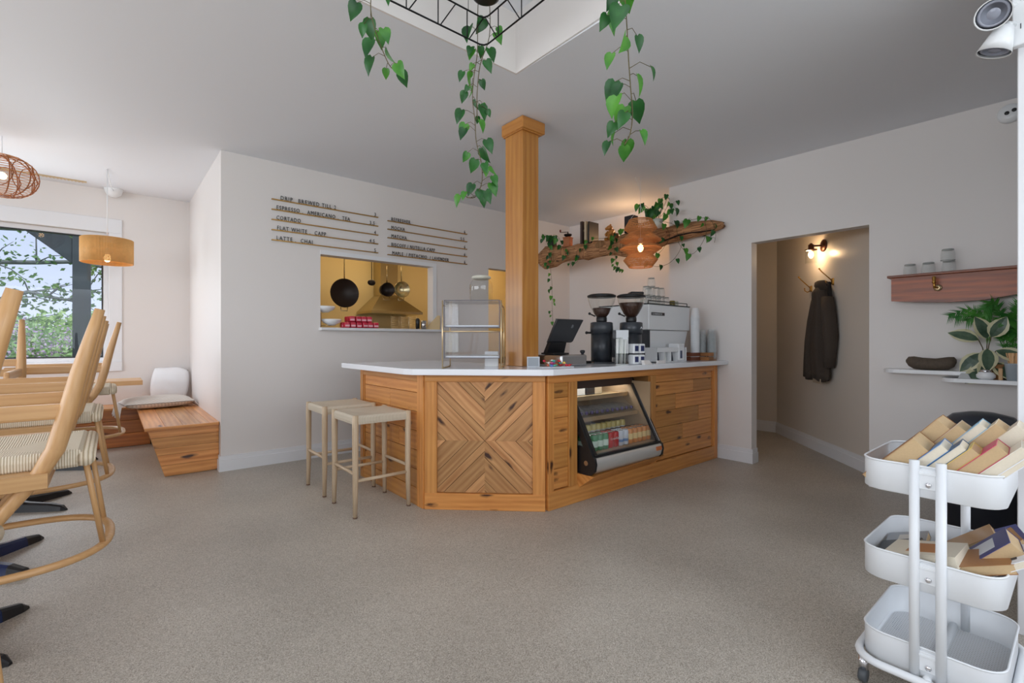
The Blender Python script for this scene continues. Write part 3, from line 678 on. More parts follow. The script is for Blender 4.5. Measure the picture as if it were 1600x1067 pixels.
def radial_weave(name, ca, cb, freq):
    """cord wraps: bands follow the nearest rail of a square seat"""
    m, nt, p = new_mat(name); L = nt.links.new
    t = N(nt, 'ShaderNodeTexCoord'); s_ = N(nt, 'ShaderNodeSeparateXYZ'); L(t.outputs['Object'], s_.inputs[0])
    ax = N(nt, 'ShaderNodeMath', operation='ABSOLUTE'); ay = N(nt, 'ShaderNodeMath', operation='ABSOLUTE'); L(s_.outputs[0], ax.inputs[0]); L(s_.outputs[1], ay.inputs[0])
    gt = N(nt, 'ShaderNodeMath', operation='GREATER_THAN'); L(ax.outputs[0], gt.inputs[0]); L(ay.outputs[0], gt.inputs[1])
    mx = N(nt, 'ShaderNodeMix'); mx.data_type = 'FLOAT'; L(gt.outputs[0], mx.inputs[0]); L(s_.outputs[0], mx.inputs[2]); L(s_.outputs[1], mx.inputs[3])
    mu = N(nt, 'ShaderNodeMath', operation='MULTIPLY'); mu.inputs[1].default_value = freq; L(mx.outputs[0], mu.inputs[0]); sn = N(nt, 'ShaderNodeMath', operation='SINE'); L(mu.outputs[0], sn.inputs[0])
    mr = N(nt, 'ShaderNodeMapRange'); mr.inputs['From Min'].default_value = -1; L(sn.outputs[0], mr.inputs[0])
    rp = N(nt, 'ShaderNodeMixRGB'); rp.inputs[1].default_value = c4(cb); rp.inputs[2].default_value = c4(ca); L(mr.outputs[0], rp.inputs[0]); L(rp.outputs[0], p.inputs['Base Color'])
    b = N(nt, 'ShaderNodeBump', Strength=.7, Distance=.002); L(mr.outputs[0], b.inputs['Height']); L(b.outputs[0], p.inputs['Normal']); p.inputs['Roughness'].default_value = .8
    return m
MT['ash_weave'] = radial_weave('woven_stool_cord', srgb(228, 216, 196), srgb(186, 172, 150), 1100)
MT['seat_weave'] = radial_weave('woven_chair_cord', srgb(238, 228, 208), srgb(184, 168, 142), 950)
stool('bar_stool', 'pale woven-seat bar stool in front, nearest the chevron panel', (1.405, 3.24, 0), 0)
stool('bar_stool', 'pale woven-seat bar stool behind the other, nearer the pass-through wall', (1.40, 3.81, 0), 0)
# ================================================================ ON THE WORKTOP
def at(o, x, y, z=None): o.location = (x, y, CT + .0005 if z is None else z); return o
# pastry case: gold stand, two clear tiers; front parallel to the chevron face
t_ = thing('pastry_case', 'two-tier clear pastry case on a thin gold stand beside the post', 'display case', (1.975, 2.785, CT), -.74)
W_, D_ = .20, .15
mb = MB()
for sx in (-1, 1):
    for sy in (-1, 1): mb.tube([(sx * W_, sy * D_, 0), (sx * W_, sy * D_, .43 if sy < 0 else .40)], .0045, n=8)
    mb.tube([(sx * W_, -D_, .004), (sx * W_, D_, .004)], .0045, n=8); mb.tube([(sx * W_, -D_, .40), (sx * W_, D_, .40)], .0045, n=8)
mb.tube([(-W_, D_, .235), (W_, D_, .235)], .004, n=8); mb.tube([(-W_, -D_, .235), (W_, -D_, .235)], .004, n=8); mb.build('stand', 'gold', t_)
for z0, z1 in ((.068, .235), (.262, .43)):
    mb = MB()
    for a in ((-W_ + .012, W_ - .012, -D_ + .004, -D_ + .009, z0, z1), (-W_ + .012, -W_ + .017, -D_ + .01, D_ - .01, z0, z1), (W_ - .017, W_ - .012, -D_ + .01, D_ - .01, z0, z1), (-W_ + .012, W_ - .012, D_ - .01, D_ - .005, z0, z1), (-W_ + .012, W_ - .012, -D_ + .01, D_ - .01, z1 - .005, z1)): mb.box(*a)
    tr_ = mb.build('clear_box', 'caseglass', t_)
    mb = MB(); e = .0025
    for z in (z0, z1): mb.box(-W_ + .01, W_ - .01, -D_ + .001, -D_ + .006, z - e, z + e)
    for x in (-W_ + .012, W_ - .012): mb.box(x - e, x + e, -D_ + .001, -D_ + .006, z0, z1)
    mb.build('box_edging', P((96, 92, 100)), tr_)
    mb = MB(); mb.box(-W_ + .02, W_ - .02, -D_ + .015, D_ - .015, z0, z0 + .012); mb.build('tray', P((226, 230, 236), .3), tr_)
t_.scale = (1, 1, 1.08)
# ribbed glass jar
t_ = thing('glass_jar', 'large ribbed clear glass jar with lid on top of the pastry case', 'jar', (2.045, 2.80, CT + .4665))
mb = MB()
mb.loft([[((r_ * (1 + .03 * (k % 2) * rib)) * math.cos(2 * PI * k / 36), (r_ * (1 + .03 * (k % 2) * rib)) * math.sin(2 * PI * k / 36), z) for k in range(36)] for r_, z, rib in ((.06, 0, 0), (.078, .006, 1), (.08, .12, 1), (.078, .14, 0), (.06, .165, 0), (.06, .172, 0))], cap=(True, False)); mb.build('jar_body', 'jarglass', t_)
mb = MB(); mb.lathe((0, 0, 0), [(.055, .165), (.068, .172), (.07, .182), (.06, .19), (.02, .192)]); mb.build('jar_lid', P((200, 196, 182), .4), t_)
# white card holder + sweets by the post
mb = MB(); mb.box(2.17, 2.27, 2.88, 2.93, CT, CT + .11, rot=(RZ(-.75), (2.22, 2.905, CT))); solo(mb, 'white_box', P((232, 232, 232)), 'small white box behind the pastry case, left of the post', 'box')
t_ = thing('card_stand', 'small clear card stand with a grey card in front of the post', 'sign', (2.315, 2.54, CT + .001), -.7)
mb = MB(); mb.box(-.045, .045, -.002, .002, 0, .075); mb.box(-.045, .045, -.03, .03, 0, .003); mb.build('card', P((196, 200, 206)), t_)
mb = MB(); mb.box(-.038, .038, -.004, -.002, .008, .068); mb.build('card_print', P((150, 156, 162)), t_)
tr = thing('sweets_tray', 'flat clear tray of wrapped sweets on the worktop in front of the post', 'tray', (2.43, 2.45, CT + .001), -.25)
mb = MB(); mb.box(-.13, .13, -.07, .07, 0, .006, bev=.002); mb.build('tray_base', P((222, 224, 228), .2), tr)
cols = [(204, 52, 50), (226, 120, 90), (90, 120, 190), (236, 200, 90), (196, 80, 130), (240, 232, 224), (80, 170, 150), (212, 40, 70)]
cn = {0: 'red', 1: 'orange', 2: 'blue', 3: 'yellow', 4: 'pink', 5: 'white', 6: 'teal', 7: 'crimson'}
rr = random.Random(3); bases = {}
for i in range(34):
    k = i % 8
    if k not in bases:
        q = thing('wrapped_sweet', cn[k] + ' wrapped sweet in the pile on the flat tray before the post', 'sweet', (0, 0, 0), 0, cn[k] + ' sweets on the tray')
        mb = MB(); mb.ball((0, 0, .009), .011, 8, sz=(1.2, 1, .8)); mb.build('sweet', P(cols[k], .25), q)
        mb = MB(); mb.loft([[(x, y * s_, .009 + y * .3) for y in (-.009, -.003, .003, .009)] for x, s_ in ((.012, .3), (.024, 1))], closed=False); mb.loft([[(x, y * s_, .009 - y * .3) for y in (-.009, -.003, .003, .009)] for x, s_ in ((-.012, .3), (-.024, 1))], closed=False); mb.build('wrapper_twist', P(cols[k], .25), q)
        bases[k] = q
    else: q = dup(bases[k])
    u, v_ = rr.gauss(0, .05), rr.gauss(0, .026); u = max(-.11, min(.11, u)); lay = .007 + (.016 if i > 16 else 0) + (.014 if i > 27 else 0); u *= (1 if i < 17 else .75); 
    q.location = (2.43 + u * .97 + v_ * .25, 2.45 - u * .25 + v_ * .97, CT + lay); q.rotation_euler = (rr.uniform(-.3, .3), rr.uniform(-.3, .3), rr.uniform(0, 6.28))
# steel pan / till drawer
mb = MB(); mb.box(2.52, 2.80, 2.46, 2.74, CT, CT + .085, bev=.012, seg=2, rot=(RZ(0), (2.66, 2.6, CT))); solo(mb, 'steel_tin', 'steel', 'low brushed steel tin on the worktop right of the post', 'tin')
# till
t_ = thing('till_screen', 'black tablet till on a slanted stand, seen from behind, right of the post', 'till', (2.62, 2.64, CT + .0865), -.06)
mb = MB(); mb.hexa([(-.09, -.02, .01), (.09, -.02, .01), (.09, .02, .01), (-.09, .02, .01), (-.07, -.10, .19), (.07, -.10, .19), (.07, -.065, .19), (-.07, -.065, .19)]); mb.box(-.08, .08, -.09, .06, 0, .012, bev=.004); mb.build('stand', 'black', t_)
mb = MB(); mb.hexa([(-.125, -.08, .10), (.125, -.08, .10), (.125, -.06, .09), (-.125, -.06, .09), (-.13, -.19, .26), (.13, -.19, .26), (.13, -.17, .265), (-.13, -.17, .265)]); sc = mb.build('screen', P((44, 46, 50), .35), t_)
text_mesh('maker_mark', 'B', .04, P((120, 124, 128)), sc, frame((.035, -.152, .20), (1, 0, 0), V((0, -.12, .19))), .001)
# tamping mat + tamper
mb = MB(); mb.box(2.98, 3.11, 2.68, 2.82, CT, CT + .022, bev=.005); solo(mb, 'tamping_mat', 'black', 'black rubber tamping mat on the worktop left of the grinders', 'mat')
mb = MB(); mb.lathe((3.06, 2.74, CT + .0225), [(.029, 0), (.029, .018), (.012, .026), (.012, .06), (.02, .072), (.022, .084), (.012, .09)]); solo(mb, 'coffee_tamper', 'dgrey', 'dark coffee tamper standing upright on the black mat', 'tamper')
# grinders
def grinder(label, loc, rz, fill, tall):
    t_ = thing('coffee_grinder', label, 'coffee grinder', loc, rz)
    mb = MB(); mb.loft([[(.085 * math.cos(a) * (1.0 if abs(math.cos(a)) < .8 else 1.05), .1 * math.sin(a), z) for a in [2 * PI * k / 28 for k in range(28)]] for z in (.012, .26)]); mb.box(-.09, .09, -.11, .11, 0, .014, bev=.006); mb.build('grinder_body', P((46, 50, 56), .35), t_)
    mb = MB(); mb.loft([[(q * math.cos(a), q * 1.1 * math.sin(a), z) for a in [2 * PI * k / 28 for k in range(28)]] for z, q in ((.255, .094), (.30, .096), (.345, .094), (.35, .08))]); mb.build('motor_cap', P((58, 62, 68), .35), t_)
    mb = MB(); mb.lathe((0, 0, 0), [(.04, .345), (.045, .36), (.045, .39), (.04, .395)]); mb.build('collar', 'black', t_)
    pr = [(.04, .392), (.066, .425), (.095, .48), (.112, .53), (.118, .565)]
    mb = MB(); mb.lathe((0, 0, 0), pr, cap=(False, False)); hp = mb.build('hopper', 'jarglass', t_)
    prf = [(r_ * .96, z) for r_, z in pr if z < fill] ; zz = fill; rl = prf[-1][0] + .015
    mb = MB(); mb.lathe((0, 0, 0), prf + [(rl, zz)]); mb.build('coffee_beans', 'beans', hp)
    mb = MB(); mb.lathe((0, 0, 0), [(.119, .562), (.122, .57), (.122, .578), (.10, .588), (.03, .59)])
    if tall: mb.box(-.02, .10, -.05, .05, .585, .61, bev=.01)
    mb.build('hopper_lid', 'black', t_)
    mb = MB(); mb.tube([(-.09, 0, .40 - .14), (-.125, 0, .40 - .14)], .009, n=8); mb.ball((-.13, 0, .26), .013, 8); mb.tube([(-.06, -.02, .40), (-.105, -.02, .42)], .006, n=8); mb.ball((-.108, -.02, .422), .012, 8); mb.build('lever', 'black', t_)
    return t_
g1 = grinder('dark coffee grinder, left one, its clear hopper a third full of beans', (3.225, 2.67, CT), -.65, .47, False)
g2 = grinder('dark coffee grinder, right one, next to the white espresso machine', (3.43, 2.515, CT), -.65, .515, True)
text_mesh('maker_mark', 'A', .03, P((210, 212, 215)), g2, frame((.045, -.106, .29), (1, 0, 0), (0, 0, 1)), .001)
# straws jar
t_ = thing('straw_jar', 'tall square clear jar full of paper straws before the left grinder', 'jar', (3.16, 2.42, CT + .001), -.65)
mb = MB()
for a in ((-.05, -.046, -.05, .05), (.046, .05, -.05, .05), (-.046, .046, -.05, -.046), (-.046, .046, .046, .05)): mb.box(*a, 0, .275)
mb.box(-.05, .05, -.05, .05, 0, .004); mb.build('jar_body', 'caseglass', t_)
mb = MB(); mb.box(-.05, .05, -.0515, .0515, .215, .275); mb.box(.0, .0445, -.0525, -.0515, .20, .27); mb.build('jar_collar', P((196, 200, 204), .2), t_)
base = None
for i in range(34):
    a, b_ = -.036 + (i % 6) * .0125, -.034 + (i // 6) * .0125; c_, d_ = a + .009 * (1 if i % 2 else 1), b_ + .006
    colr = [(236, 236, 230), (90, 96, 92), (206, 208, 196)][i % 3]
    mb = MB(); mb.tube([(a, b_, .006), (c_, d_, .205)], .0028, n=6); q = mb.build('paper_straw', P(colr), None)
    tag(q, ['white', 'dark grey', 'cream'][i % 3] + ' paper straw standing in the tall clear jar', 'straw', ['white', 'dark grey', 'cream'][i % 3] + ' paper straws in the jar'); q.location = (3.16, 2.42, CT + .001); q.rotation_euler = (0, 0, -.65)
# espresso machine (back towards the room)
t_ = thing('espresso_machine', 'white two-group espresso machine, its back facing the room, near the right wall', 'espresso machine', (4.09, 2.86, CT + .001), 0)
mb = MB(); mb.box(-.35, .35, -.31, .26, .29, .525, bev=.006); bx = mb.build('boiler_housing', 'white', t_)
mb = MB(); mb.hexa([(-.345, -.30, .07), (.24, -.30, .07), (.24, .1, .07), (-.345, .1, .07), (-.345, -.30, .285), (.32, -.30, .285), (.32, .1, .285), (-.345, .1, .285)]); mb.build('back_panel', 'white', t_)
mb = MB(); mb.box(-.355, -.335, -.312, .25, .06, .29); mb.build('side_leg', 'dgrey', t_)
mb = MB(); mb.box(-.36, .26, -.30, .30, .03, .075, bev=.004); 
for x in (-.32, .22):
    for y in (-.25, .25): mb.cyl((x, y), .022, 0, .03, 14)
mb.build('drip_base', 'black', t_)
mb = MB(); mb.box(-.352, .352, -.312, .27, .525, .533); 
mb.tube([(-.33, -.29, .56), (.33, -.29, .56)], .004, n=6)
mb.tube([(-.33, -.29, .53), (-.33, -.29, .56)], .004, n=6); mb.tube([(.33, -.29, .53), (.33, -.29, .56)], .004, n=6)
mb.build('cup_rail', 'blackm', t_)
mb = MB(); mb.box(-.31, -.10, -.314, -.309, .425, .452); pl = mb.build('name_plate', 'black', t_)
text_mesh('plate_lettering', 'LA MARZOCCO', .022, P((220, 222, 225)), pl, frame((-.300, -.3145, .430), (1, 0, 0), (0, 0, 1)), .0006)
for gx in (-.15, .15):
    mb = MB(); mb.lathe((gx, .22, .2), [(.035, 0), (.035, .09)]); mb.tube([(gx, .26, .19), (gx, .38, .18)], .014, n=10); mb.build('group_head', 'chrome', t_)
# glasses on the machine
def tumbler(r_, h, label, group, mat='tumbler', flip=True):
    mb = MB(); s_ = [(r_ * .82, 0), (r_ * .86, .004), (r_, h)] if not flip else [(r_, 0), (r_ * .98, h * .5), (r_ * .84, h - .004), (r_ * .80, h)]
    inner = [(q * .93, z + (.006 if z < h / 2 else -.0)) for q, z in s_]
    mb.lathe((0, 0, 0), s_, n=20, cap=(not flip, flip))
    # thick rim / foot rings so that the glass reads
    mb.lathe((0, 0, 0), [(r_ * .9, 0), (r_ * 1.01, 0), (r_ * 1.01, .004), (r_ * .9, .004)], n=20, cap=(False, False), mi=1); mb.lathe((0, 0, h - .009), [(r_ * .3, 0), (r_ * .84, 0), (r_ * .8, .008), (r_ * .3, .008)], n=20, cap=(True, True), mi=1)
    o = mb.build('glass_tumbler', [mat, 'rim'], None); tag(o, label, 'glass', group); return o
MZ = CT + .001 + .533 + .0006
g_ = tumbler(.036, .085, 'upside-down clear tumbler standing directly on the espresso machine', 'tumblers on the espresso machine'); k = 0
for i in range(5):
    for j in range(2):
        o = g_ if k == 0 else dup(g_); k += 1; o.location = (3.86 + i * .082, 2.66 + j * .085, MZ)
k = 0
for (i, j, lv) in ((0, 0, 1), (1, 0, 1), (2, 0, 1), (3, 0, 1), (2, 1, 1), (1, 0, 2)):
    o = dup(g_, label='clear tumbler stacked upside down on another on the espresso machine', group='stacked tumblers on the espresso machine')
    if lv == 2: o['label'] = 'topmost clear tumbler of the pile on the espresso machine'; del o['group']
    o.location = (3.86 + i * .082, 2.66 + j * .085, MZ + lv * .0856)
for i, c in enumerate(((120, 110, 60), (190, 190, 176))):
    mb = MB(); mb.lathe((4.30 + i * .06, 2.66, MZ), [(.026, 0), (.028, .01), (.026, .055), (.02, .058)], n=18); solo(mb, 'shot_glass', P(c, .15), ['olive brown', 'pale'][i] + ' small shot glass at the right end of the espresso machine top', 'glass')
# white stacked tea boxes with dark labels
for i, z in enumerate((0, .088)):
    for j in range(2):
        q = thing('sugar_caddy', ['lower', 'upper'][i] + ' ' + ['left', 'right'][j] + ' white sachet box with a navy label, before the right grinder', 'box', (3.245 + j * .062, 2.355 - j * .012, CT + .001 + z), -.2)
        mb = MB(); mb.box(-.03, .03, -.035, .035, 0, .078, bev=.008, seg=2); mb.build('box_body', 'white', q)
        mb = MB(); mb.box(-.018, .018, -.0365, -.035, .018, .062); mb.build('box_label', P((40, 48, 92)), q)
# small folded cards
for i, (x, y) in enumerate(((3.30, 2.27), (3.53, 2.28))):
    mb = MB(); 
    if i == 0: mb.prism([(x - .05, y - .02, CT), (x + .05, y - .02, CT), (x + .035, y, CT + .034), (x - .035, y, CT + .034)], (0, .03, 0))
    else: mb.box(x - .055, x + .055, y, y + .02, CT, CT + .026, bev=.002)
    solo(mb, 'table_card', P((226, 222, 220)), ['tent-shaped pale card at the worktop edge before the sachet boxes', 'flat white card block at the worktop edge before the organiser'][i], 'card')
# white organiser with packets
t_ = thing('sachet_organiser', 'long white counter organiser with compartments before the espresso machine', 'organiser', (3.88, 2.46, CT + .001), 0)
mb = MB(); mb.box(-.24, .24, .05, .06, 0, .13); mb.box(-.24, .24, -.06, .05, 0, .006); mb.box(-.24, .10, -.062, -.056, .09, .13)
for x in (-.24, -.13, -.02, .09, .235): mb.box(x, x + .006, -.06, .05, 0, .13)
mb.build('organiser_frame', 'white', t_)
mb = MB(); mb.box(.10, .20, -.066, .045, .006, .165, bev=.012, seg=2); q = mb.build('napkin_box', 'white', t_)
mb = MB(); mb.box(.125, .155, -.068, -.066, .03, .10); mb.build('napkin_label', P((70, 80, 110)), q)
pc = [((84, 54, 40), 'brown'), ((222, 224, 220), 'white'), ((120, 122, 118), 'grey'), ((40, 44, 62), 'navy')]
for i in range(8):
    c, n_ = pc[(i * 3) % 4]; x = 3.88 - .215 + (i % 2) * .045 + (i // 2) * .11
    if i >= 6: continue
    mb = MB(); mb.box(x - .018, x + .018, 2.43, 2.436 + .012, CT + .008, CT + .095, rot=(Matrix.Rotation(-.15, 3, 'X'), (x, 2.43, CT))); solo(mb, 'sachet_packet', P(c), n_ + ' packet standing in the organiser compartment ' + ['at its left end', 'second from left', 'third from left', 'in the middle', 'right of the middle', 'beside the napkin box'][i], 'packet')
# crates with cups
for i, (x, y, lab) in enumerate(((4.33, 2.50, 'dark wooden crate under the white paper cup stack'), (4.50, 2.42, 'light wooden crate under the clear cup stacks, by the wall'))):
    q = thing('wooden_crate', lab, 'crate', (x, y, CT + .001)); s_ = .075
    for j, (a, b_) in enumerate(((-1, 0), (1, 0), (0, -1), (0, 1))):
        mb = MB(j)
        for z in (.0, .042):
            if a: mb.box(a * s_ - .004, a * s_ + .004, -s_, s_, z, z + .034, g=(0, 1, 0))
            else: mb.box(-s_, s_, b_ * s_ - .004, b_ * s_ + .004, z, z + .034, g=(1, 0, 0))
        mb.build('crate_side', 'crate' if i else P((112, 62, 40)), q)
    mb = MB(); mb.box(-s_, s_, -s_, s_, 0, .006); mb.build('crate_base', 'crate', q)
def cupstack(x, y, n_, r_, step, mat, label, nm, grp, z0=CT + .009):
    base = None
    for i in range(n_):
        if base is None:
            mb = MB(); mb.lathe((0, 0, 0), [(r_, 0), (r_ * 1.05, .003), (r_ * .98, .006), (r_ * .72, .095), (r_ * .68, .096)], n=20, cap=(False, True)); base = mb.build(nm, mat, None); tag(base, label, 'cup', grp); o = base
        else: o = base.copy(); COL.objects.link(o)
        o.location = (x, y, z0 + i * step)
cupstack(4.40, 2.47, 44, .042, .0095, 'white', 'white paper cup in the tall upside-down stack by the wall', 'paper_cup', 'white paper cups in the tall stack')
cupstack(4.495, 2.455, 21, .045, .010, 'cupplastic', 'clear plastic cup in the left clear stack on the light crate', 'plastic_cup', 'clear cups in the left stack')
cupstack(4.54, 2.375, 21, .044, .010, 'cupplastic', 'clear plastic cup in the right clear stack on the light crate', 'plastic_cup', 'clear cups in the right stack')
# ================================================================ MENU ON THE WALL
rows_l = [('DRIP', 'BREWED TILL 2', '3', .075, .235), ('ESPRESSO .  AMERICANO .  TEA', '', '3.5', .04, 0), ('CORTADO', '', '4', .04, 0), ('FLAT WHITE .  CAPP', '', '4.5', .045, 0), ('LATTE .  CHAI', '', '5', .04, 0)]
rows_r = [('REFRESHER', '6', .04), ('MOCHA', '5.5', .04), ('MATCHA', '6', .04), ('BISCOFF / NUTELLA CAPP', '6', .04), ('MAPLE  / PISTACHIO  / LAVENDER', '6', .05)]
RIX, RIZ = (1, 0, 0), (0, 0, 1)
def menu(x0, x1, z, text, price, off, second=None, xs=1.0, label=''):
    t_ = thing('menu_rail', label, 'menu', ((x0 + x1) / 2, 4.905, z))
    OO = ((x0 + x1) / 2, 4.905, z)
    mb = MB(); mb.box(x0, x1, 4.892, 4.910, z - .004, z + .005); mb.build('brass_rail', 'brass', t_, OO)
    def put(s_, x, nm, xs_):
        text_mesh(nm, s_, .055, 'black', t_, Matrix.Translation(-V(OO)) @ frame((x, 4.897, z + .006), RIX, RIZ), .002, spacing=1.25, xs=xs_)
    put(text, x0 + off, 'menu_lettering', xs)
    if second: put(second[0], x0 + second[1], 'menu_lettering', xs)
    put(price, x1 - .02 - .026 * len(price), 'price_lettering', xs)
for i, (a, b_, pr, off, so) in enumerate(rows_l):
    menu(1.150, 2.205, 2.487 - .0957 * i - .0, a, pr, off, (b_, so) if b_ else None, [.80, .74, .70, .74, .78][i], ['brass menu rail reading DRIP BREWED TILL 2', 'brass menu rail reading ESPRESSO AMERICANO TEA', 'brass menu rail reading CORTADO', 'brass menu rail reading FLAT WHITE CAPP', 'brass menu rail reading LATTE CHAI'][i] + ' on the wall')
for i, (a, pr, off) in enumerate(rows_r):
    menu(2.315, 3.362, 2.470 - .0925 * i, a, pr, off, None, .71, 'brass menu rail ' + ['topmost', 'second from the top', 'third from the top', 'second from the bottom', 'lowest'][i] + ' in the right-hand column' + [' reading REFRESHER', ' reading MOCHA', ' reading MATCHA', ' above the maple line', ' reading MAPLE PISTACHIO LAVENDER'][i])
# ================================================================ HANGING PLANTS
def vine(mb, pts, r_=.0022, n_=5): # smooth a polyline
    out = []
    P_ = [V(p) for p in pts]
    for i in range(len(P_) - 1):
        a, b_, c_, d_ = P_[max(i - 1, 0)], P_[i], P_[i + 1], P_[min(i + 2, len(P_) - 1)]
        for k in range(4):
            t = k / 4; out.append(.5 * ((2 * b_) + (c_ - a) * t + (2 * a - 5 * b_ + 4 * c_ - d_) * t * t + (3 * b_ - a - 3 * c_ + d_) * t ** 3))
    out.append(P_[-1]); mb.tube(out, r_, n=n_); return out
def plant_vine(parent, org, pts, n_leaf, size, seed, start=.0, r_=.0022, mats=('leafA', 'leafB')):
    """one stem with heart-shaped leaves hanging at its nodes; stem and leaves are parts"""
    r = random.Random(seed)
    mb = MB(); path = vine(mb, pts, r_)
    lf = [MB(seed), MB(seed + 1)]; m_ = len(path)
    for i in range(n_leaf):
        f = start + (1 - start) * (i + .5) / n_leaf; p = path[min(m_ - 1, int(f * (m_ - 1)))]
        ang = r.choice((0, PI)) + r.gauss(0, .7) - .69; outv = V((math.cos(ang), math.sin(ang), 0)); ln = size * r.uniform(.25, .8)
        outv.x = -abs(outv.x) if p.x > 4.4 else outv.x; q = p + outv * ln + V((0, 0, r.uniform(-.1, .35) * ln)); mb.tube([p, p + outv * ln * .5 + V((0, 0, .3 * ln)), q], r_ * .6, n=4)
        s_ = size * r.uniform(.65, 1.2) * (1 - .35 * f)
        # blades hang down, facing roughly the room
        dn = V((outv.x * .45, outv.y * .45, -1)); fc = V((-.64 + r.gauss(0, .5), -.77 + r.gauss(0, .5), .3))
        lf[r.random() < .5].leaf(q, dn, fc, s_, s_ * .78)
    o = mb.build('vine_stem', 'stem', parent, org)
    if any(f_.bm.verts for f_ in lf):
        for f_, mt in zip(lf, mats):
            if len(f_.bm.verts): f_.build('leaves', mt, parent, org)
            else: f_.bm.free()
    return path
# wire truss frame hung in the ceiling recess
RX0, RX1, RY0, RY1, RZ0, RZ1 = .30, 1.456, .75, 1.965, 2.65, 2.79
rk = thing('hanging_wire_rack', 'black wire truss rack hanging in the ceiling recess above the counter', 'hanging rack', ((RX0 + RX1) / 2, (RY0 + RY1) / 2, RZ0)); ORK = tuple(rk.location)
def rnd_rect(x0, x1, y0, y1, z, c=.03):
    return [(x0 + c, y0, z), (x1 - c, y0, z), (x1 - c * .3, y0 + c * .3, z), (x1, y0 + c, z), (x1, y1 - c, z), (x1 - c * .3, y1 - c * .3, z), (x1 - c, y1, z), (x0 + c, y1, z), (x0 + c * .3, y1 - c * .3, z), (x0, y1 - c, z), (x0, y0 + c, z), (x0 + c * .3, y0 + c * .3, z)]
mb = MB(); mb.tube(rnd_rect(RX0, RX1, RY0, RY1, RZ0), .0042, n=6, closed=True); mb.tube(rnd_rect(RX0 + .0, RX1 - .0, RY0, RY1, RZ1), .0042, n=6, closed=True); mb.build('rim_wire', 'blackm', rk, ORK)
mb = MB(); nn = 7
for (p, q) in (((RX0, RY1), (RX1, RY1)), ((RX1, RY0), (RX1, RY1)), ((RX0, RY0), (RX1, RY0)), ((RX0, RY0), (RX0, RY1))):
    for i in range(nn):
        f0, f1 = (i + .35) / nn, (i + .95) / nn
        a = V((p[0] + (q[0] - p[0]) * f0, p[1] + (q[1] - p[1]) * f0, RZ0)); b_ = V((a.x, a.y, RZ1)); c_ = V((p[0] + (q[0] - p[0]) * f1, p[1] + (q[1] - p[1]) * f1, RZ1))
        mb.tube([a, b_], .003, n=5); mb.tube([a + (c_ - b_) * .12, c_], .003, n=5)
mb.build('truss_wire', 'blackm', rk, ORK)
mb = MB()
for x in (RX0 + .25, RX1 - .25): mb.tube([(x, RY0, RZ1), (x, RY1, RZ1)], .003, n=5)
mb.tube([(RX0, 1.5, RZ1), (RX1, 1.5, RZ1)], .003, n=5); mb.build('cross_wire', 'blackm', rk, ORK)
mb = MB()
for x, y in ((RX0 + .1, RY0), (RX1 - .1, RY0), (RX0 + .1, RY1), (RX1 - .1, RY1)): mb.tube([(x, y, RZ1), (x, y, 3.165)], .0016, n=4)
mb.build('hanging_cable', 'blackm', rk, ORK)
def hang_pot(name, label, x, y, z0, mat='black'):
    t_ = thing(name, label, 'plant', (x, y, z0)); mb = MB(); mb.lathe((0, 0, 0), [(.05, 0), (.065, .01), (.078, .11), (.07, .11), (.06, .1)], cap=(True, True)); mb.build('plant_pot', mat, t_)
    return t_
zr = RZ1 + .004
t_ = hang_pot('trailing_pothos', 'long pothos vine trailing from the near corner of the wire rack, beside the post', 1.38, 1.85, zr)
O_ = tuple(t_.location)
p1 = [(1.38, 1.85, 2.88), (1.40, 1.93, 2.90), (1.42, 1.975, 2.80), (1.425, 1.985, 2.62), (1.40, 1.975, 2.50), (1.395, 1.985, 2.38), (1.41, 1.985, 2.27), (1.415, 1.98, 2.16), (1.44, 1.975, 2.07), (1.46, 1.99, 1.99), (1.445, 1.99, 1.93), (1.42, 2.0, 1.885), (1.39, 2.03, 1.885)]
plant_vine(t_, O_, p1, 30, .088, 11, .2); 
p2 = [(1.38, 1.85, 2.88), (1.46, 1.93, 2.86), (1.475, 1.95, 2.70), (1.44, 1.98, 2.56), (1.42, 1.98, 2.40), (1.42, 1.98, 2.28)]
plant_vine(t_, O_, p2, 12, .075, 12, .3)
t_ = hang_pot('trailing_pothos', 'short pothos vine trailing from the far left side of the wire rack', .84, 1.85, zr); O_ = tuple(t_.location)
plant_vine(t_, O_, [(.84, 1.85, 2.88), (.86, 1.93, 2.90), (.865, 1.975, 2.80), (.86, 1.975, 2.68), (.855, 1.975, 2.58), (.87, 1.97, 2.50), (.895, 1.955, 2.42), (.925, 1.95, 2.36), (.945, 1.94, 2.335)], 13, .092, 23, .35)
t_ = hang_pot('trailing_pothos', 'leafy pothos vine trailing from the right side of the wire rack near the camera', 1.36, 1.10, zr); O_ = tuple(t_.location)
plant_vine(t_, O_, [(1.36, 1.10, 2.88), (1.44, 1.11, 2.90), (1.47, 1.11, 2.75), (1.468, 1.108, 2.5), (1.472, 1.10, 2.35), (1.485, 1.10, 2.2), (1.49, 1.095, 2.1), (1.495, 1.09, 2.0), (1.48, 1.09, 1.92), (1.46, 1.10, 1.88)], 26, .10, 31, .2)
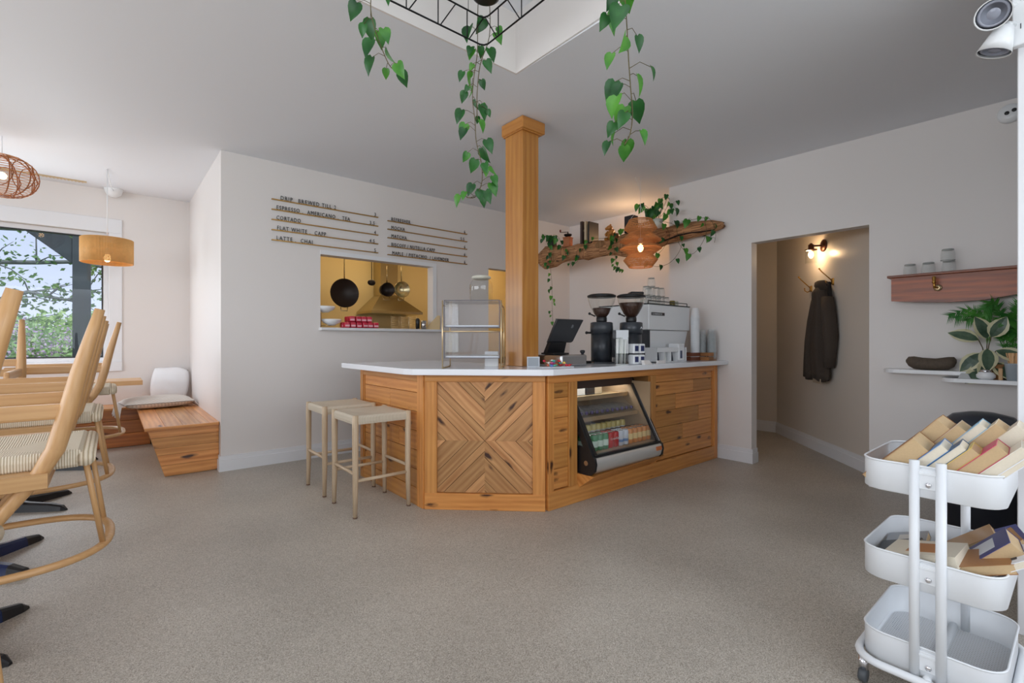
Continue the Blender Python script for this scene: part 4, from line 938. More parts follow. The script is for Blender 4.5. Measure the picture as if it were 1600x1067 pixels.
# ================================================================ RATTAN PENDANTS
def cane_shade(t_, prof, nstr, rs, mat, rings=True, name='rattan_shade', ringr=None, every=1):
    mb = MB()
    for k in range(nstr):
        a = 2 * PI * k / nstr; mb.tube([(q * math.cos(a), q * math.sin(a), z) for q, z in prof], rs, n=4)
    if rings:
        for q, z in prof[::every]:
            mb.tube([(q * math.cos(2 * PI * k / 36), q * math.sin(2 * PI * k / 36), z) for k in range(36)], ringr or rs * 1.6, n=5, closed=True)
    return mb.build(name, mat, t_)
def interp(prof, m_):
    out = []
    for (a, b_), (c_, d_) in zip(prof[:-1], prof[1:]):
        for k in range(m_): t = k / m_; out.append((a + (c_ - a) * t, b_ + (d_ - b_) * t))
    return out + [prof[-1]]
t_ = thing('rattan_pendant', 'tiered rattan pendant lamp with a glowing bulb hanging above the espresso machine', 'pendant lamp', (4.11, 2.90, 1.905))
prof = [(.115, 0), (.168, .068), (.118, .122), (.207, .182), (.122, .236), (.205, .262), (.108, .345), (.162, .385), (.115, .47)]
cane_shade(t_, interp(prof, 4), 110, .0021, 'rattan', ringr=.0028)
mb = MB(); mb.tube([(.115 * math.cos(2 * PI * k / 36), .115 * math.sin(2 * PI * k / 36), .47) for k in range(36)], .005, n=6, closed=True); mb.tube([(.117 * math.cos(2 * PI * k / 36), .117 * math.sin(2 * PI * k / 36), 0) for k in range(36)], .004, n=6, closed=True); mb.build('rim', 'rattan', t_)
mb = MB(); mb.ball((0, 0, .19), .028, 12, sz=(1, 1, 1.4)); mb.build('light_bulb', 'bulb', t_)
mb = MB(); mb.lathe((0, 0, .235), [(.02, 0), (.022, .05), (.01, .06)]); mb.build('lamp_holder', 'white', t_)
ch = ceil_z(2.9) - 1.905
mb = MB(); mb.tube([(0, 0, .29), (0, 0, ch)], .0022, n=5); mb.tube([(0, 0, ch - .14), (-.05, .03, ch)], .0018, n=5); mb.build('cord', 'white', t_)
mb = MB()
for a in (0, 2.1, 4.2): mb.tube([(.115 * math.cos(a), .115 * math.sin(a), .47), (0, 0, .62)], .0014, n=4)
mb.build('hanger', 'white', t_)
t_ = thing('drum_pendant', 'honey woven cane drum pendant hanging before the seating window', 'pendant lamp', (-.036, 6.25, 1.93))
mb = MB(); n_ = 210; 
prof = [(.205, 0), (.207, .235)]
for k in range(n_):
    a = 2 * PI * k / n_; mb.tube([(.206 * math.cos(a), .206 * math.sin(a), 0), (.206 * math.cos(a), .206 * math.sin(a), .235)], .0029, n=4)
for z in [i * .0118 for i in range(21)]: mb.tube([(.205 * math.cos(2 * PI * k / 40), .205 * math.sin(2 * PI * k / 40), z) for k in range(40)], .0022, n=4, closed=True)
mb.build('cane_shade', 'rattan2', t_)
mb = MB(); mb.ball((0, 0, .05), .03, 12, sz=(1, 1, 1.3)); mb.build('light_bulb', 'bulb', t_)
mb = MB(); mb.lathe((0, 0, .09), [(.02, 0), (.02, .06), (.005, .07)]); mb.tube([(0, 0, .16), (0, 0, ceil_z(6.25) - 1.93)], .005, n=6); mb.tube([(0, 0, ceil_z(6.25) - 1.935), (.03, .4, ceil_z(6.25) - 2.0), (.05, .80, ceil_z(7.05) - 1.96)], .004, n=6); mb.build('cord', 'white', t_)
mb = MB(); mb.lathe((.05, .82, ceil_z(7.07) - 1.93 - .09), [(.03, 0), (.07, .03), (.085, .08), (.085, .09)]); mb.build('ceiling_rose', 'white', t_)
t_ = thing('lantern_pendant', 'rounded copper-coloured cane lantern hanging at the left edge above the tables', 'pendant lamp', (-.704, 5.79, 2.36))
pr = [(.225 * math.sin(PI * (i + .8) / 11.6) ** .75, .17 - .17 * math.cos(PI * (i + .8) / 11.6)) for i in range(11)]
mb = MB()
for z, q in [(.17 - .17 * math.cos(PI * (i + 1) / 23), .225 * math.sin(PI * (i + 1) / 23) ** .75) for i in range(22)]:
    mb.tube([(q * math.cos(2 * PI * k / 36), q * math.sin(2 * PI * k / 36), z) for k in range(36)], .002, n=4, closed=True)
mb.build('cane_hoops', 'rattan', t_)
mb = MB()
for k in range(5):
    a = PI * k / 5; mb.tube([(q * math.cos(a) * s_, q * math.sin(a) * s_, z) for s_, seq in ((1, pr), (-1, pr[::-1])) for q, z in seq], .0045, n=6, closed=True)
for a0 in range(8):
    a0_ = a0 * PI / 4; mb.tube([(.223 * math.cos(a0_ + .42 * math.cos(t)) * (1 - .2 * abs(math.sin(t))), .223 * math.sin(a0_ + .42 * math.cos(t)) * (1 - .2 * abs(math.sin(t))), .17 + .12 * math.sin(t)) for t in [2 * PI * i / 20 for i in range(20)]], .0035, n=5, closed=True)
mb.build('cane_ribs', P((150, 84, 40), .6), t_)
mb = MB(); mb.tube([(0, 0, .33), (0, 0, ceil_z(5.79) - 2.36)], .003, n=6); mb.build('cord', 'white', t_)
mb = MB(); mb.ball((0, 0, .17), .03, 10); mb.build('light_bulb', 'bulb', t_)
# ================================================================ DRIFTWOOD SHELF
MT['drift'] = wood('driftwood', srgb(186, 140, 96), srgb(112, 72, 44), srgb(60, 36, 22), .8, scale=1.3, contrast=1.2, knots=.5)
t_ = thing('driftwood_shelf', 'long knobbly driftwood log bridging the alcove above the espresso machine', 'shelf', (4.56, 3.6, 2.15)); O_ = tuple(t_.location)
mb = MB(5); rr = random.Random(8); rings = []; NN = 26
cy = []
for i in range(NN + 1):
    f = i / NN; b_ = 4.86 + (2.27 - 4.86) * f; 
    zc = 2.285 + .012 * math.sin(f * 9) - .02 * f + (.05 * max(0, f - .75)) ; rz_ = .115 + .02 * math.sin(f * 11 + 1) + .018 * math.sin(f * 23)
    if f > .7: rz_ *= 1 - (f - .7) * 1.4
    if i in (0, NN): rz_ *= .55
    ra = .062 * (1 - .2 * f); ac = 4.555 + .008 * math.sin(f * 13)
    cy.append((ac, b_, zc, rz_))
    rings.append([(ac + math.cos(2 * PI * k / 20) * ra * (1 + rr.gauss(0, .07)), b_ + rr.gauss(0, .006), zc + math.sin(2 * PI * k / 20) * rz_ * (1 + rr.gauss(0, .06))) for k in range(20)])
mb.loft(rings, g=(0, 1, 0))
for (f, z, q) in ((.2, .02, .06), (.33, -.03, .07), (.45, .04, .06), (.56, .0, .055), (.12, -.04, .05), (.66, .03, .05)):
    ac, b_, zc, _ = cy[int(f * NN)]; mb.ball((ac - .03, b_, zc + z), q, 10, sz=(.7, 1.3, 1))
lg = mb.build('log', 'drift', t_, O_)
mb = MB(); mb.tube([(4.492 + .0, 3.1 - i * .13, 2.262 - .02 * math.sin(i * 1.3) - (.03 if i < 5 else -.02 * (i - 5) * .7 + .02)) for i in range(7)], [.006, .009, .008, .01, .007, .008, .004], n=6); mb.build('crack', P((44, 24, 14), .9), t_, O_)
mb = MB()
for y in (2.5, 2.8): mb.box(4.59, 4.632, y - .01, y + .01, 2.22, 2.26)
mb.tube([(4.60, 4.7, 2.3), (4.62, 4.905, 2.3)], .012, n=8)
mb.build('bracket', 'blackm', t_, O_)
def logtop(b_):
    f = (4.86 - b_) / (4.86 - 2.27) * NN; i = max(0, min(NN - 1, int(f))); u = f - i; A_, B_ = cy[i], cy[i + 1]
    return (A_[2] + A_[3]) * (1 - u) + (B_[2] + B_[3]) * u
LA = 4.555
# coffee mill
b_ = 4.33; z = logtop(b_) - .012; t_ = thing('coffee_mill', 'small wooden hand coffee mill with a crank on the driftwood log', 'coffee mill', (LA, b_, z), .3)
mb = MB(); mb.box(-.055, .055, -.055, .055, 0, .012); mb.box(-.047, .047, -.047, .047, .012, .115, bev=.004); mb.box(-.052, .052, -.052, .052, .115, .125); mb.build('mill_box', P((168, 96, 48), .4), t_)
mb = MB(); mb.lathe((0, 0, .125), [(.018, 0), (.05, .025), (.052, .04), (.02, .045), (.006, .06), (.006, .075)]); mb.tube([(0, 0, .195), (-.0, .11, .205)], .0045, n=6); mb.build('hopper', 'blackm', t_)
mb = MB(); mb.lathe((0, .11, .205), [(.006, 0), (.012, .01), (.011, .03), (.004, .036)]); mb.build('crank_knob', P((120, 40, 34), .4), t_)
mb = MB(); mb.ball((-.05, 0, .05), .006, 6); mb.build('drawer_knob', 'brass', t_)
# books standing on the log
for i, (b_, th, h, c, ttl, lab) in enumerate(((4.02, .035, .275, (66, 48, 42), 'coffee', 'dark brown book with cream script lettering standing on the driftwood log'), (3.955, .03, .265, (196, 176, 146), '', 'tan-spined book beside the dark brown book on the driftwood log'), (3.90, .022, .26, (34, 32, 34), '', 'thin black book at the end of the three books on the driftwood log'))):
    z = logtop(b_) - .03; q = thing('standing_book', lab, 'book', (LA, b_, z), 0)
    mb = MB(); d2 = .085
    mb.box(-d2, d2, th / 2 - .003, th / 2, 0, h); mb.box(-d2, d2, -th / 2, -th / 2 + .003, 0, h); mb.box(-d2 - .003, -d2, -th / 2, th / 2, 0, h); mb.build('book_cover', P(c, .5), q)
    mb = MB(); mb.box(-d2, d2 - .005, -th / 2 + .003, th / 2 - .003, .004, h - .004); mb.build('page_block', 'paper', q)
    if ttl: text_mesh('cover_lettering', ttl, .05, P((214, 190, 150)), q, frame((-.07, -th / 2 - .001, h * .55), (1, 0, 0), (0, 0, 1)), .0006); 
    q.rotation_euler = (0, 0, .0)
# carved bear figure
b_ = 3.62; z = logtop(b_) - .015; t_ = thing('bear_figurine', 'golden brown seated bear figurine on the driftwood log left of the pendant', 'figurine', (LA, b_, z), -.3)
mb = MB(); mb.ball((0, 0, .065), .058, 12, sz=(.9, 1, 1.1)); mb.ball((-.01, .03, .155), .036, 12, sz=(1, 1.2, .85)); mb.ball((-.035, .055, .148), .018, 8)
for s_ in (-1, 1): mb.ball((.01 * s_, .03 + s_ * .022, .185), .012, 8); mb.ball((-.04, s_ * .045, .022), .026, 8, sz=(1.3, .8, .8)); mb.tube([(-.01, s_ * .05, .11), (-.04, s_ * .06, .075), (-.055, s_ * .03, .06)], [.02, .017, .014], n=8)
mb.build('bear_body', P((176, 116, 50), .35), t_)
mb = MB(); mb.ball((.0, -.10, .035), .034, 10, sz=(.8, 1, 1)); mb.build('bear_basket', P((140, 84, 44), .5), t_)
mb = MB(); mb.box(LA - .05, LA + .05, 3.28, 3.40, logtop(3.34) - .02, logtop(3.34) + .17, bev=.004); solo(mb, 'black_box', P((28, 30, 36), .4), 'small black speaker-like box on the driftwood log behind the rattan pendant', 'box')
# pots on the log with vines
b_ = 4.62; z = logtop(b_) - .01; t_ = thing('potted_pothos', 'trailing pothos in a small black pot at the left end of the driftwood log', 'plant', (LA, b_, z)); O_ = tuple(t_.location)
mb = MB(); mb.box(-.045, .045, -.045, .045, 0, .08, bev=.004); mb.build('plant_pot', 'black', t_)
F = LA - .075
plant_vine(t_, O_, [(LA, b_, z + .08), (LA - .04, b_ - .02, z + .13), (F, b_ - .03, z + .03), (F - .01, b_ - .04, z - .15), (F, b_ - .04, z - .28), (F + .01, b_ - .06, 1.92), (F + .02, b_ - .05, 1.75), (F + .02, b_ - .06, 1.55), (F + .02, b_ - .07, 1.36)], 20, .075, 41, .1, .002)
plant_vine(t_, O_, [(LA, b_, z + .08), (LA - .03, b_ - .08, z + .12), (LA - .05, b_ - .16, z + .10), (F, b_ - .24, z), (F, b_ - .30, z - .12), (F, b_ - .34, z - .20)], 10, .09, 42, .1, .002)
plant_vine(t_, O_, [(LA, b_, z + .08), (LA - .04, b_ + .04, z + .14), (LA - .05, b_ + .07, z + .15), (F, b_ + .08, z + .08)], 6, .08, 47, .1, .002)
b_ = 3.0; z = logtop(b_) - .01; t_ = thing('potted_pothos', 'bushy pothos rising behind the rattan pendant on the driftwood log', 'plant', (LA, b_, z)); O_ = tuple(t_.location)
mb = MB(); mb.lathe((0, 0, 0), [(.05, 0), (.065, .1), (.058, .1)]); mb.build('plant_pot', P((220, 222, 216), .4), t_)
for k in range(9):
    a = k * 2.4; rr_ = .05 + .022 * k; zt = [.26, .22, .30, .20, .17, .25, .28, .15, .12][k]
    dx, dy = math.cos(a) * rr_ * .5, -.05 + math.sin(a) * rr_
    plant_vine(t_, O_, [(LA, b_, z + .09), (LA + dx * .4, b_ + dy * .5, z + zt * .7), (LA + dx * .8 - .03, b_ + dy, z + zt), (LA + dx - .05, b_ + dy * 1.25, z + zt - .03)], 4, .105, 60 + k, .35, .002)
plant_vine(t_, O_, [(LA, b_, z + .09), (LA - .05, b_ + .3, z + .06), (F, b_ + .48, z + .02), (F - .01, b_ + .52, z - .12), (F, b_ + .5, z - .28), (F, b_ + .46, z - .38), (F, b_ + .40, z - .43)], 20, .07, 51, .25, .002)
plant_vine(t_, O_, [(LA, b_, z + .09), (F, b_ - .12, z + .02), (F, b_ - .2, z - .12), (F, b_ - .1, z - .26), (F, b_ + .04, z - .36), (F, b_ - .04, z - .42), (F, b_ - .2, z - .40), (F, b_ - .32, z - .28), (F, b_ - .36, z - .1)], 7, .085, 52, .1, .002)
plant_vine(t_, O_, [(LA, b_, z + .09), (F, b_ - .26, z - .02), (F, b_ - .3, z - .2), (F, b_ - .42, z - .34), (F, b_ - .52, z - .3), (F, b_ - .6, z - .16), (F, b_ - .58, z - .0)], 7, .085, 53, .1, .002)
plant_vine(t_, O_, [(F, b_ - .2, z - .02), (F, b_ - .45, z + .0), (F - .0, b_ - .63, z - .02), (F + .03, b_ - .68, z - .16), (F + .03, b_ - .67, z - .26)], 7, .085, 54, .1, .002)
plant_vine(t_, O_, [(LA, b_, z + .09), (F, b_ + .6, z + .0), (F, b_ + .85, z + .02), (F, b_ + 1.0, z - .08), (F, b_ + 1.1, z - .22), (F, b_ + 1.2, z - .25)], 8, .08, 55, .35, .002)
# ================================================================ KITCHEN SEEN THROUGH THE OPENING
t_ = thing('range_hood', 'brushed metal chimney cooker hood on the cream kitchen wall', 'cooker hood', (2.98, 6.3, 1.53)); O_ = tuple(t_.location)
mb = MB(); hx0, hx1, hy0, hy1 = 2.62, 3.38, 6.03, 6.53
mb.hexa([(hx0, hy0, 1.56), (hx1, hy0, 1.56), (hx1, hy1, 1.56), (hx0, hy1, 1.56), (2.87, 6.30, 1.80), (3.13, 6.30, 1.80), (3.13, hy1, 1.80), (2.87, hy1, 1.80)]); mb.box(hx0, hx1, hy0, hy1, 1.53, 1.56); mb.build('canopy', 'hoodm', t_, O_)
mb = MB(); mb.box(2.87, 3.13, 6.30, hy1, 1.80, 2.85); mb.build('chimney', 'hoodm', t_, O_)
mb = MB(); mb.box(2.2, 5.3, 6.05, 6.5, .02, .9, bev=.005); solo(mb, 'kitchen_counter', 'steel', 'steel kitchen counter under the cooker hood', 'counter')
# rail with pans
mb = MB(); mb.tube([(1.5, 5.45, 2.32), (3.4, 5.45, 2.32)], .008, n=8); mb.tube([(1.6, 5.45, 2.32), (1.6, 5.45, 2.86)], .005, n=6); mb.tube([(3.3, 5.45, 2.32), (3.3, 5.45, 2.86)], .005, n=6); solo(mb, 'pot_rail', 'blackm', 'black rail under the kitchen ceiling with pans hanging from it', 'rail')
def hang_pan(label, x, z, r_, mat, depth=.05, hl=.22, ry=0):
    t_ = thing('frying_pan', label, 'pan', (x, 5.45, z), ry)
    mb = MB(); mb.M = Matrix.Rotation(PI / 2, 4, 'X'); mb.lathe((0, 0, 0), [(r_ * .8, 0), (r_, depth), (r_ * .97, depth), (r_ * .78, .004)], n=32, cap=(True, True)); mb.build('pan_body', mat, t_)
    mb = MB(); mb.tube([(0, -depth * .7, r_ * .98), (0, -depth * .7, r_ + hl)], [.012, .009], n=8, flat=.5); mb.tube([(0, -depth * .7, r_ + hl), (0, -.01, r_ + hl + .05), (0, 0, 2.33 - z)], .003, n=5); mb.build('handle', 'hoodm', t_)
    mb = MB(); mb.tube([(-.04, -depth * .6, -r_ * .97), (-.035, -depth * .6, -r_ - .035), (.035, -depth * .6, -r_ - .035), (.04, -depth * .6, -r_ * .97)], .005, n=6); mb.build('helper_handle', 'hoodm', t_)
    return t_
hang_pan('large dark frying pan hanging in the kitchen opening', 2.03, 1.70, .165, 'darkpan', hl=.24)
hang_pan('shiny steel saucepan hanging before the cooker hood', 2.72, 1.785, .10, 'hoodm', .1, .18)
hang_pan('small copper-toned saucepan hanging left of the steel one', 2.53, 1.77, .085, 'darkpan', .1, .2)
t_ = thing('ladle', 'dark ladle hanging between the big pan and the saucepans', 'ladle', (2.37, 5.45, 1.85))
mb = MB(); mb.ball((0, 0, 0), .045, 12, sz=(1.1, .7, .8)); mb.build('bowl', 'darkpan', t_)
mb = MB(); mb.tube([(0, 0, .03), (0, 0, .48)], .004, n=6); mb.build('handle', 'darkpan', t_)
mb = MB(); mb.box(1.62, 1.74, 6.2, 6.5, .9, 1.72); mb.box(1.66, 1.92, 6.2, 6.5, 1.66, 1.72) if False else None; mb.box(1.74, 1.84, 6.25, 6.5, 1.66, 1.72); solo(mb, 'wall_unit', P((22, 18, 16)), 'black kitchen appliance at the left edge of the opening', 'appliance')
SZ = 1.291
for i, (x, z, lab) in enumerate(((1.665, 1.455, 'upper white bowl on the two-tier stand in the kitchen opening'), (1.73, 1.325, 'lower white bowl on the two-tier stand in the kitchen opening'))):
    mb = MB(); mb.lathe((x, 4.97, z), [(.03, -.01), (.085, .02), (.10, .045), (.095, .055), (.075, .03), (.02, .01)], sy=.85); solo(mb, 'white_bowl', 'white', lab, 'bowl')
mb = MB(); mb.tube([(1.635, 5.0, SZ), (1.635, 5.0, 1.44), (1.665, 4.97, 1.444)], .005, n=6); mb.tube([(1.635, 5.0, 1.33 - .02), (1.73, 4.97, 1.312)], .004, n=6); mb.tube([(1.60, 4.95, SZ), (1.635, 5.0, SZ), (1.72, 4.95, SZ)], .004, n=6); solo(mb, 'bowl_stand', 'gold', 'thin wire stand carrying the two white bowls', 'stand')
rr = random.Random(4); base = None
red = P((196, 40, 66), .3)
for i in range(20):
    row = 0 if i < 12 else 1; k = i if i < 12 else i - 12
    if base is None:
        base = thing('red_packet', 'red and white wrapped packet piled on the pass-through sill', 'packet', (0, 0, 0), 0, 'red packets piled on the sill')
        mb = MB(); mb.box(-.029, .029, -.04, .04, 0, .06, bev=.012, seg=2); mb.build('packet_body', red, base)
        mb = MB(); mb.box(-.0225, .0225, -.041, -.0400, .012, .03); mb.build('packet_label', P((226, 170, 180)), base); q = base
    else: q = dup(base)
    x = 1.86 + (k % 6) * .062 if row == 0 else 1.92 + (k % 4) * .062
    y = 4.90 + (k // 6) * .085 if row == 0 else 4.92 + (k // 4) * .085
    q.location = (x, y, SZ + row * .061 + rr.uniform(0, .003)); q.rotation_euler = (0, 0, rr.uniform(-.15, .15))
for i, (x, n_) in enumerate(((2.40, 'left'), (2.52, 'middle'), (2.62, 'right'))):
    mb = MB()
    for z in range(7): mb.tube([(x, 4.99, SZ + .012 + z * .02), (x + .095, 4.99, SZ + .012 + z * .02)], .0025, n=5)
    for xx in (x, x + .095): mb.tube([(xx, 4.99, SZ), (xx, 4.99, SZ + .15)], .003, n=5); mb.tube([(xx, 4.99, SZ + .003), (xx, 4.93, SZ + .003)], .003, n=5)
    solo(mb, 'wire_rack', 'gold', n_ + ' small gold wire rack standing on the pass-through sill', 'rack')
mb = MB(); mb.lathe((2.775, 4.93, SZ), [(.03, 0), (.033, .1), (.03, .1)]); solo(mb, 'metal_cup', 'steel', 'small steel cup at the right end of the pass-through sill', 'cup')
mb = MB(); mb.lathe((2.72, 4.97, SZ), [(.022, 0), (.025, .11), (.01, .13)]); solo(mb, 'dark_bottle', 'black', 'dark bottle beside the steel cup on the sill', 'bottle')
mb = MB(); mb.prism([(2.80, 4.955, SZ), (2.95, 4.86, SZ), (2.95, 4.86, SZ + .16), (2.93, 4.875, SZ + .165)], (.012, .012, 0)); solo(mb, 'paper_bag', P((204, 178, 136), .8), 'folded tan paper bag leaning at the right end of the sill', 'bag')
mb = MB()
for i in range(5): mb.box(2.875 + i * .016, 2.884 + i * .016, 4.93, 4.99, SZ, SZ + .1 + .01 * (i % 2), rot=(Matrix.Rotation(.2, 3, 'Y'), (2.88, 4.95, SZ)))
solo(mb, 'napkin_stack', P((60, 48, 36)), 'dark stack of cards behind the paper bag on the sill', 'cards')
# something of the passage behind the post: a pale door edge and cupboard
mb = MB(); mb.box(3.98, 4.02, 5.4, 5.9, 0.02, 2.0, bev=.003); solo(mb, 'cupboard_door', P((206, 170, 124)), 'tan cupboard door standing open in the passage behind the post', 'door')
# ================================================================ HALL: SCONCE, HOOKS, COAT
def T(s_, z, off): return tuple(hw(s_, z, off))
hrot = math.atan2(.6773, .7355) + PI     # local x along the wall to the right as seen, local y towards the wall
def hthing(name, label, cat, s_, z): return thing(name, label, cat, T(s_, z, .0), hrot)
# local axes: x = -d (to the right in view), y = -nrm (into the wall), room side is -y
t_ = hthing('wall_sconce', 'copper wall sconce with a clear glass cylinder and glowing bulb, above the coat', 'wall lamp', -1.16, 2.13)
mb = MB(); mb.M = Matrix.Rotation(PI / 2, 4, 'X'); mb.lathe((0, 0, 0), [(.062, .001), (.062, .012), (.05, .02), (.015, .024)]); mb.build('back_plate', 'bronze', t_)
mb = MB(); mb.tube([(0, -.02, 0), (0, -.115, .0)], .009, n=8); mb.lathe((0, -.125, -.045), [(.055, 0), (.055, .006), (.026, .012), (.026, .055), (.014, .06), (.012, .07)]); mb.build('lamp_holder', 'bronze', t_)
mb = MB(); mb.lathe((0, -.125, -.18), [(.05, 0), (.05, .135)], cap=(False, False)); mb.build('glass_shade', 'jarglass', t_)
mb = MB(); mb.ball((0, -.125, -.09), .024, 12, sz=(1, 1, 1.6)); mb.build('light_bulb', 'bulb', t_)
def coat_hook(label, s_, z):
    t_ = hthing('coat_hook', label, 'coat hook', s_, z)
    mb = MB(); mb.box(-.014, .014, -.006, -.001, -.035, .035, bev=.002); mb.box(-.010, .010, -.02, -.006, -.02, .03); mb.build('hook_plate', 'brass', t_)
    mb = MB(); mb.tube([(0, -.015, .01), (0, -.11, .10), (0, -.13, .125)], .0055, n=8); mb.ball((0, -.132, .128), .009, 8); mb.tube([(0, -.012, -.02), (0, -.045, -.035), (0, -.07, -.02), (0, -.072, .0)], .005, n=8); mb.ball((0, -.072, .004), .007, 8); mb.build('hook_arm', 'brass', t_)
coat_hook('brass double coat hook, empty, left of the coat', -.90, 1.715); coat_hook('brass double coat hook holding the dark coat', -1.34, 1.74)
t_ = hthing('hanging_coat', 'dark brown hooded coat hanging from the right brass hook in the hall', 'coat', -1.345, .80)
t_.scale = (.88, 1, 1)
rr = random.Random(6); rings = []
# heights from the hem up: (z, half width, depth, x shift, fold strength)
secs = [(-.03, .20, .075, -.15, .30), (.05, .195, .08, -.14, .28), (.2, .175, .09, -.115, .24), (.38, .155, .095, -.085, .2), (.55, .14, .095, -.06, .16), (.68, .125, .09, -.05, .12), (.77, .105, .085, -.055, .08), (.84, .085, .085, -.07, .06), (.885, .06, .07, -.075, .04), (.905, .02, .03, -.07, 0)]
for z, w_, d_, xs_, fo in secs:
    rg = []
    for k in range(48):
        a = 2 * PI * k / 48; f = 1 + 2.3 * fo * (.5 * math.sin(5 * a + .6) + .35 * math.sin(9 * a + 2 + z)) * (.6 if math.sin(a) > 0 else 1)
        x = math.cos(a) * w_ * (1 + .1 * fo * math.sin(4 * a)); y = -d_ - .004 + math.sin(a) * d_ * .9 * f
        rg.append((x + xs_, min(y, -.004), z + (.02 * math.sin(3 * a) if z < 0 else 0)))
    rings.append(rg)
mb = MB(); mb.loft(rings); mb.build('coat_body', 'coat', t_)
mb = MB(); mb.loft([[(x + .09 * math.cos(2 * PI * k / 20) * w_, -.075 + .05 * math.sin(2 * PI * k / 20) * w_, z) for k in range(20)] for z, x, w_ in ((.86, -.05, 1.05), (.91, -.09, 1.15), (.945, -.10, 1.0), (.96, -.10, .6))]); mb.build('hood', P((58, 50, 42), .95), t_)
def sleeve(pts, rs):
    mb = MB(); mb.tube(pts, rs, n=14, flat=.75); return mb
sleeve([(.06, -.085, .78), (.10, -.09, .6), (.125, -.085, .4), (.10, -.08, .22), (.075, -.075, .10)], [.055, .068, .068, .058, .052]).build('sleeve', 'coat', t_)
sleeve([(-.11, -.12, .76), (-.155, -.13, .55), (-.20, -.13, .35), (-.26, -.12, .14), (-.295, -.11, -.01)], [.045, .055, .06, .058, .058]).build('sleeve', 'coat', t_)
mb = MB(); mb.tube([(.03, -.055, .93), (.055, -.06, .82), (.085, -.05, .68)], [.016, .022, .02], n=8, flat=.5); mb.tube([(.04, -.05, .905), (.035, -.055, .93), (.0, -.08, .89)], .008, n=6); mb.build('hanging_strap', P((20, 18, 18), .9), t_)
mb = MB(); mb.box(-.01, .05, -.12, -.02, .0, -.0001 + .01); mb.bm.free()
mb = MB(); mb.box(-.16, .02, -.13, -.125, -.065, -.02, bev=.002); mb.build('lining_hem', P((164, 148, 128), .9), t_)
# ================================================================ SHELVES ON THE RIGHT WALL
W = 4.628
t_ = thing('walnut_shelf', 'reddish live-edge wooden wall shelf with a thin top and a brass hook', 'shelf', (4.55, .45, 1.42)); O_ = tuple(t_.location)
mb = MB(3); mb.box(4.46, W, -.02, .965, 1.622, 1.64, g=(0, 1, 0), bev=.003); mb.build('top_board', 'walnut', t_, O_)
mb = MB(7); low = [(.945, 1.452), (.80, 1.436), (.62, 1.425), (.45, 1.43), (.3, 1.455), (.12, 1.475), (-.02, 1.48)]
mb.prism([(4.49, y, z) for y, z in low] + [(4.49, -.02, 1.622), (4.49, .945, 1.622)], (.03, 0, 0), g=(0, 1, 0)); mb.build('live_edge_board', 'walnut', t_, O_)
mb = MB(); mb.box(4.52, W, .90, .92, 1.5, 1.62); mb.build('bracket', 'walnut', t_, O_)
t_ = thing('ring_hook', 'small brass tap-shaped hook on the face of the reddish shelf', 'hook', (4.488, .68, 1.53))
mb = MB(); mb.M = Matrix.Rotation(-PI / 2, 4, 'Y'); mb.lathe((0, 0, 0), [(.024, .001), (.024, .006), (.01, .01)]); mb.build('hook_plate', 'gold', t_)
mb = MB(); mb.tube([(-.008, .0, 0), (-.05, .01, .0), (-.055, .012, .035)], .008, n=8); mb.lathe((-.055, .012, .03), [(.011, 0), (.013, .006), (.009, .012), (.012, .04), (.004, .05)], n=14); mb.build('hook_arm', 'brass', t_)
for i, (y, lv, lab) in enumerate(((.845, 0, 'upside-down glass tumbler at the left end of the reddish shelf'), (.74, 0, 'upside-down glass tumbler, second from the left on the reddish shelf'), (.63, 0, 'lower upside-down tumbler of the stacked pair on the reddish shelf'), (.635, 1, 'upper upside-down tumbler of the stacked pair on the reddish shelf'))):
    o = tumbler(.038, .082, lab, None) if False else None
    mb = MB(); r_ = .040; h = .082; mb.lathe((0, 0, 0), [(r_, 0), (r_ * .98, h * .5), (r_ * .84, h - .004), (r_ * .8, h)], n=20, cap=(False, True)); mb.lathe((0, 0, 0), [(r_ * .9, 0), (r_ * 1.01, 0), (r_ * 1.01, .004), (r_ * .9, .004)], n=20, cap=(False, False), mi=1); mb.lathe((0, 0, h - .01), [(r_ * .3, 0), (r_ * .84, 0), (r_ * .8, .008), (r_ * .3, .008)], n=20, mi=1)
    o = mb.build('glass_tumbler', ['tumbler', 'rim']); tag(o, lab, 'glass'); o.location = (4.545, y, 1.6405 + lv * (.0826 if lv else 0))
def d_shelf(y0, y1, z, dep, label, th=.026):
    mb = MB(); pts = [(W, y0), (W, y1)] ; n_ = 8
    for k in range(n_ + 1): a = PI / 2 * k / n_; pts.append((W - dep + .09 * (1 - math.sin(a)), y1 - .09 * (1 - math.cos(a)) if False else y1 - .09 + .09 * math.cos(a)))
    pts.append((W - dep, y0)); mb.prism([(x, y, z - th) for x, y in pts], (0, 0, th)); solo(mb, 'white_shelf', 'white', label, 'shelf')
d_shelf(.50, .995, .945, .19, 'upper white rounded wall shelf with the dark stone on it'); d_shelf(-.05, .655, .90, .26, 'lower white wall shelf crowded with plants and jars')
mb = MB(5); mb.loft([[(4.53 + .0 + math.cos(2 * PI * k / 18) * r_ * .85, y, z + math.sin(2 * PI * k / 18) * r_) for k in range(18)] for y, z, r_ in [(.865, 1.002, .010), (.85, 1.0, .034), (.82, .992, .046), (.77, .985, .044), (.70, .983, .042), (.63, .992, .046), (.60, 1.002, .036), (.587, 1.008, .012)]], g=(0, 1, 0)); o = solo(mb, 'dark_stone', 'stone', 'long dark dumbbell-shaped stone lying on the upper white shelf', 'stone')
for v in o.data.vertices: v.co.z = max(v.co.z, .0)
o.location.z = .9455; o.data.transform(Matrix.Translation((0, 0, 0)))
SH = .9005
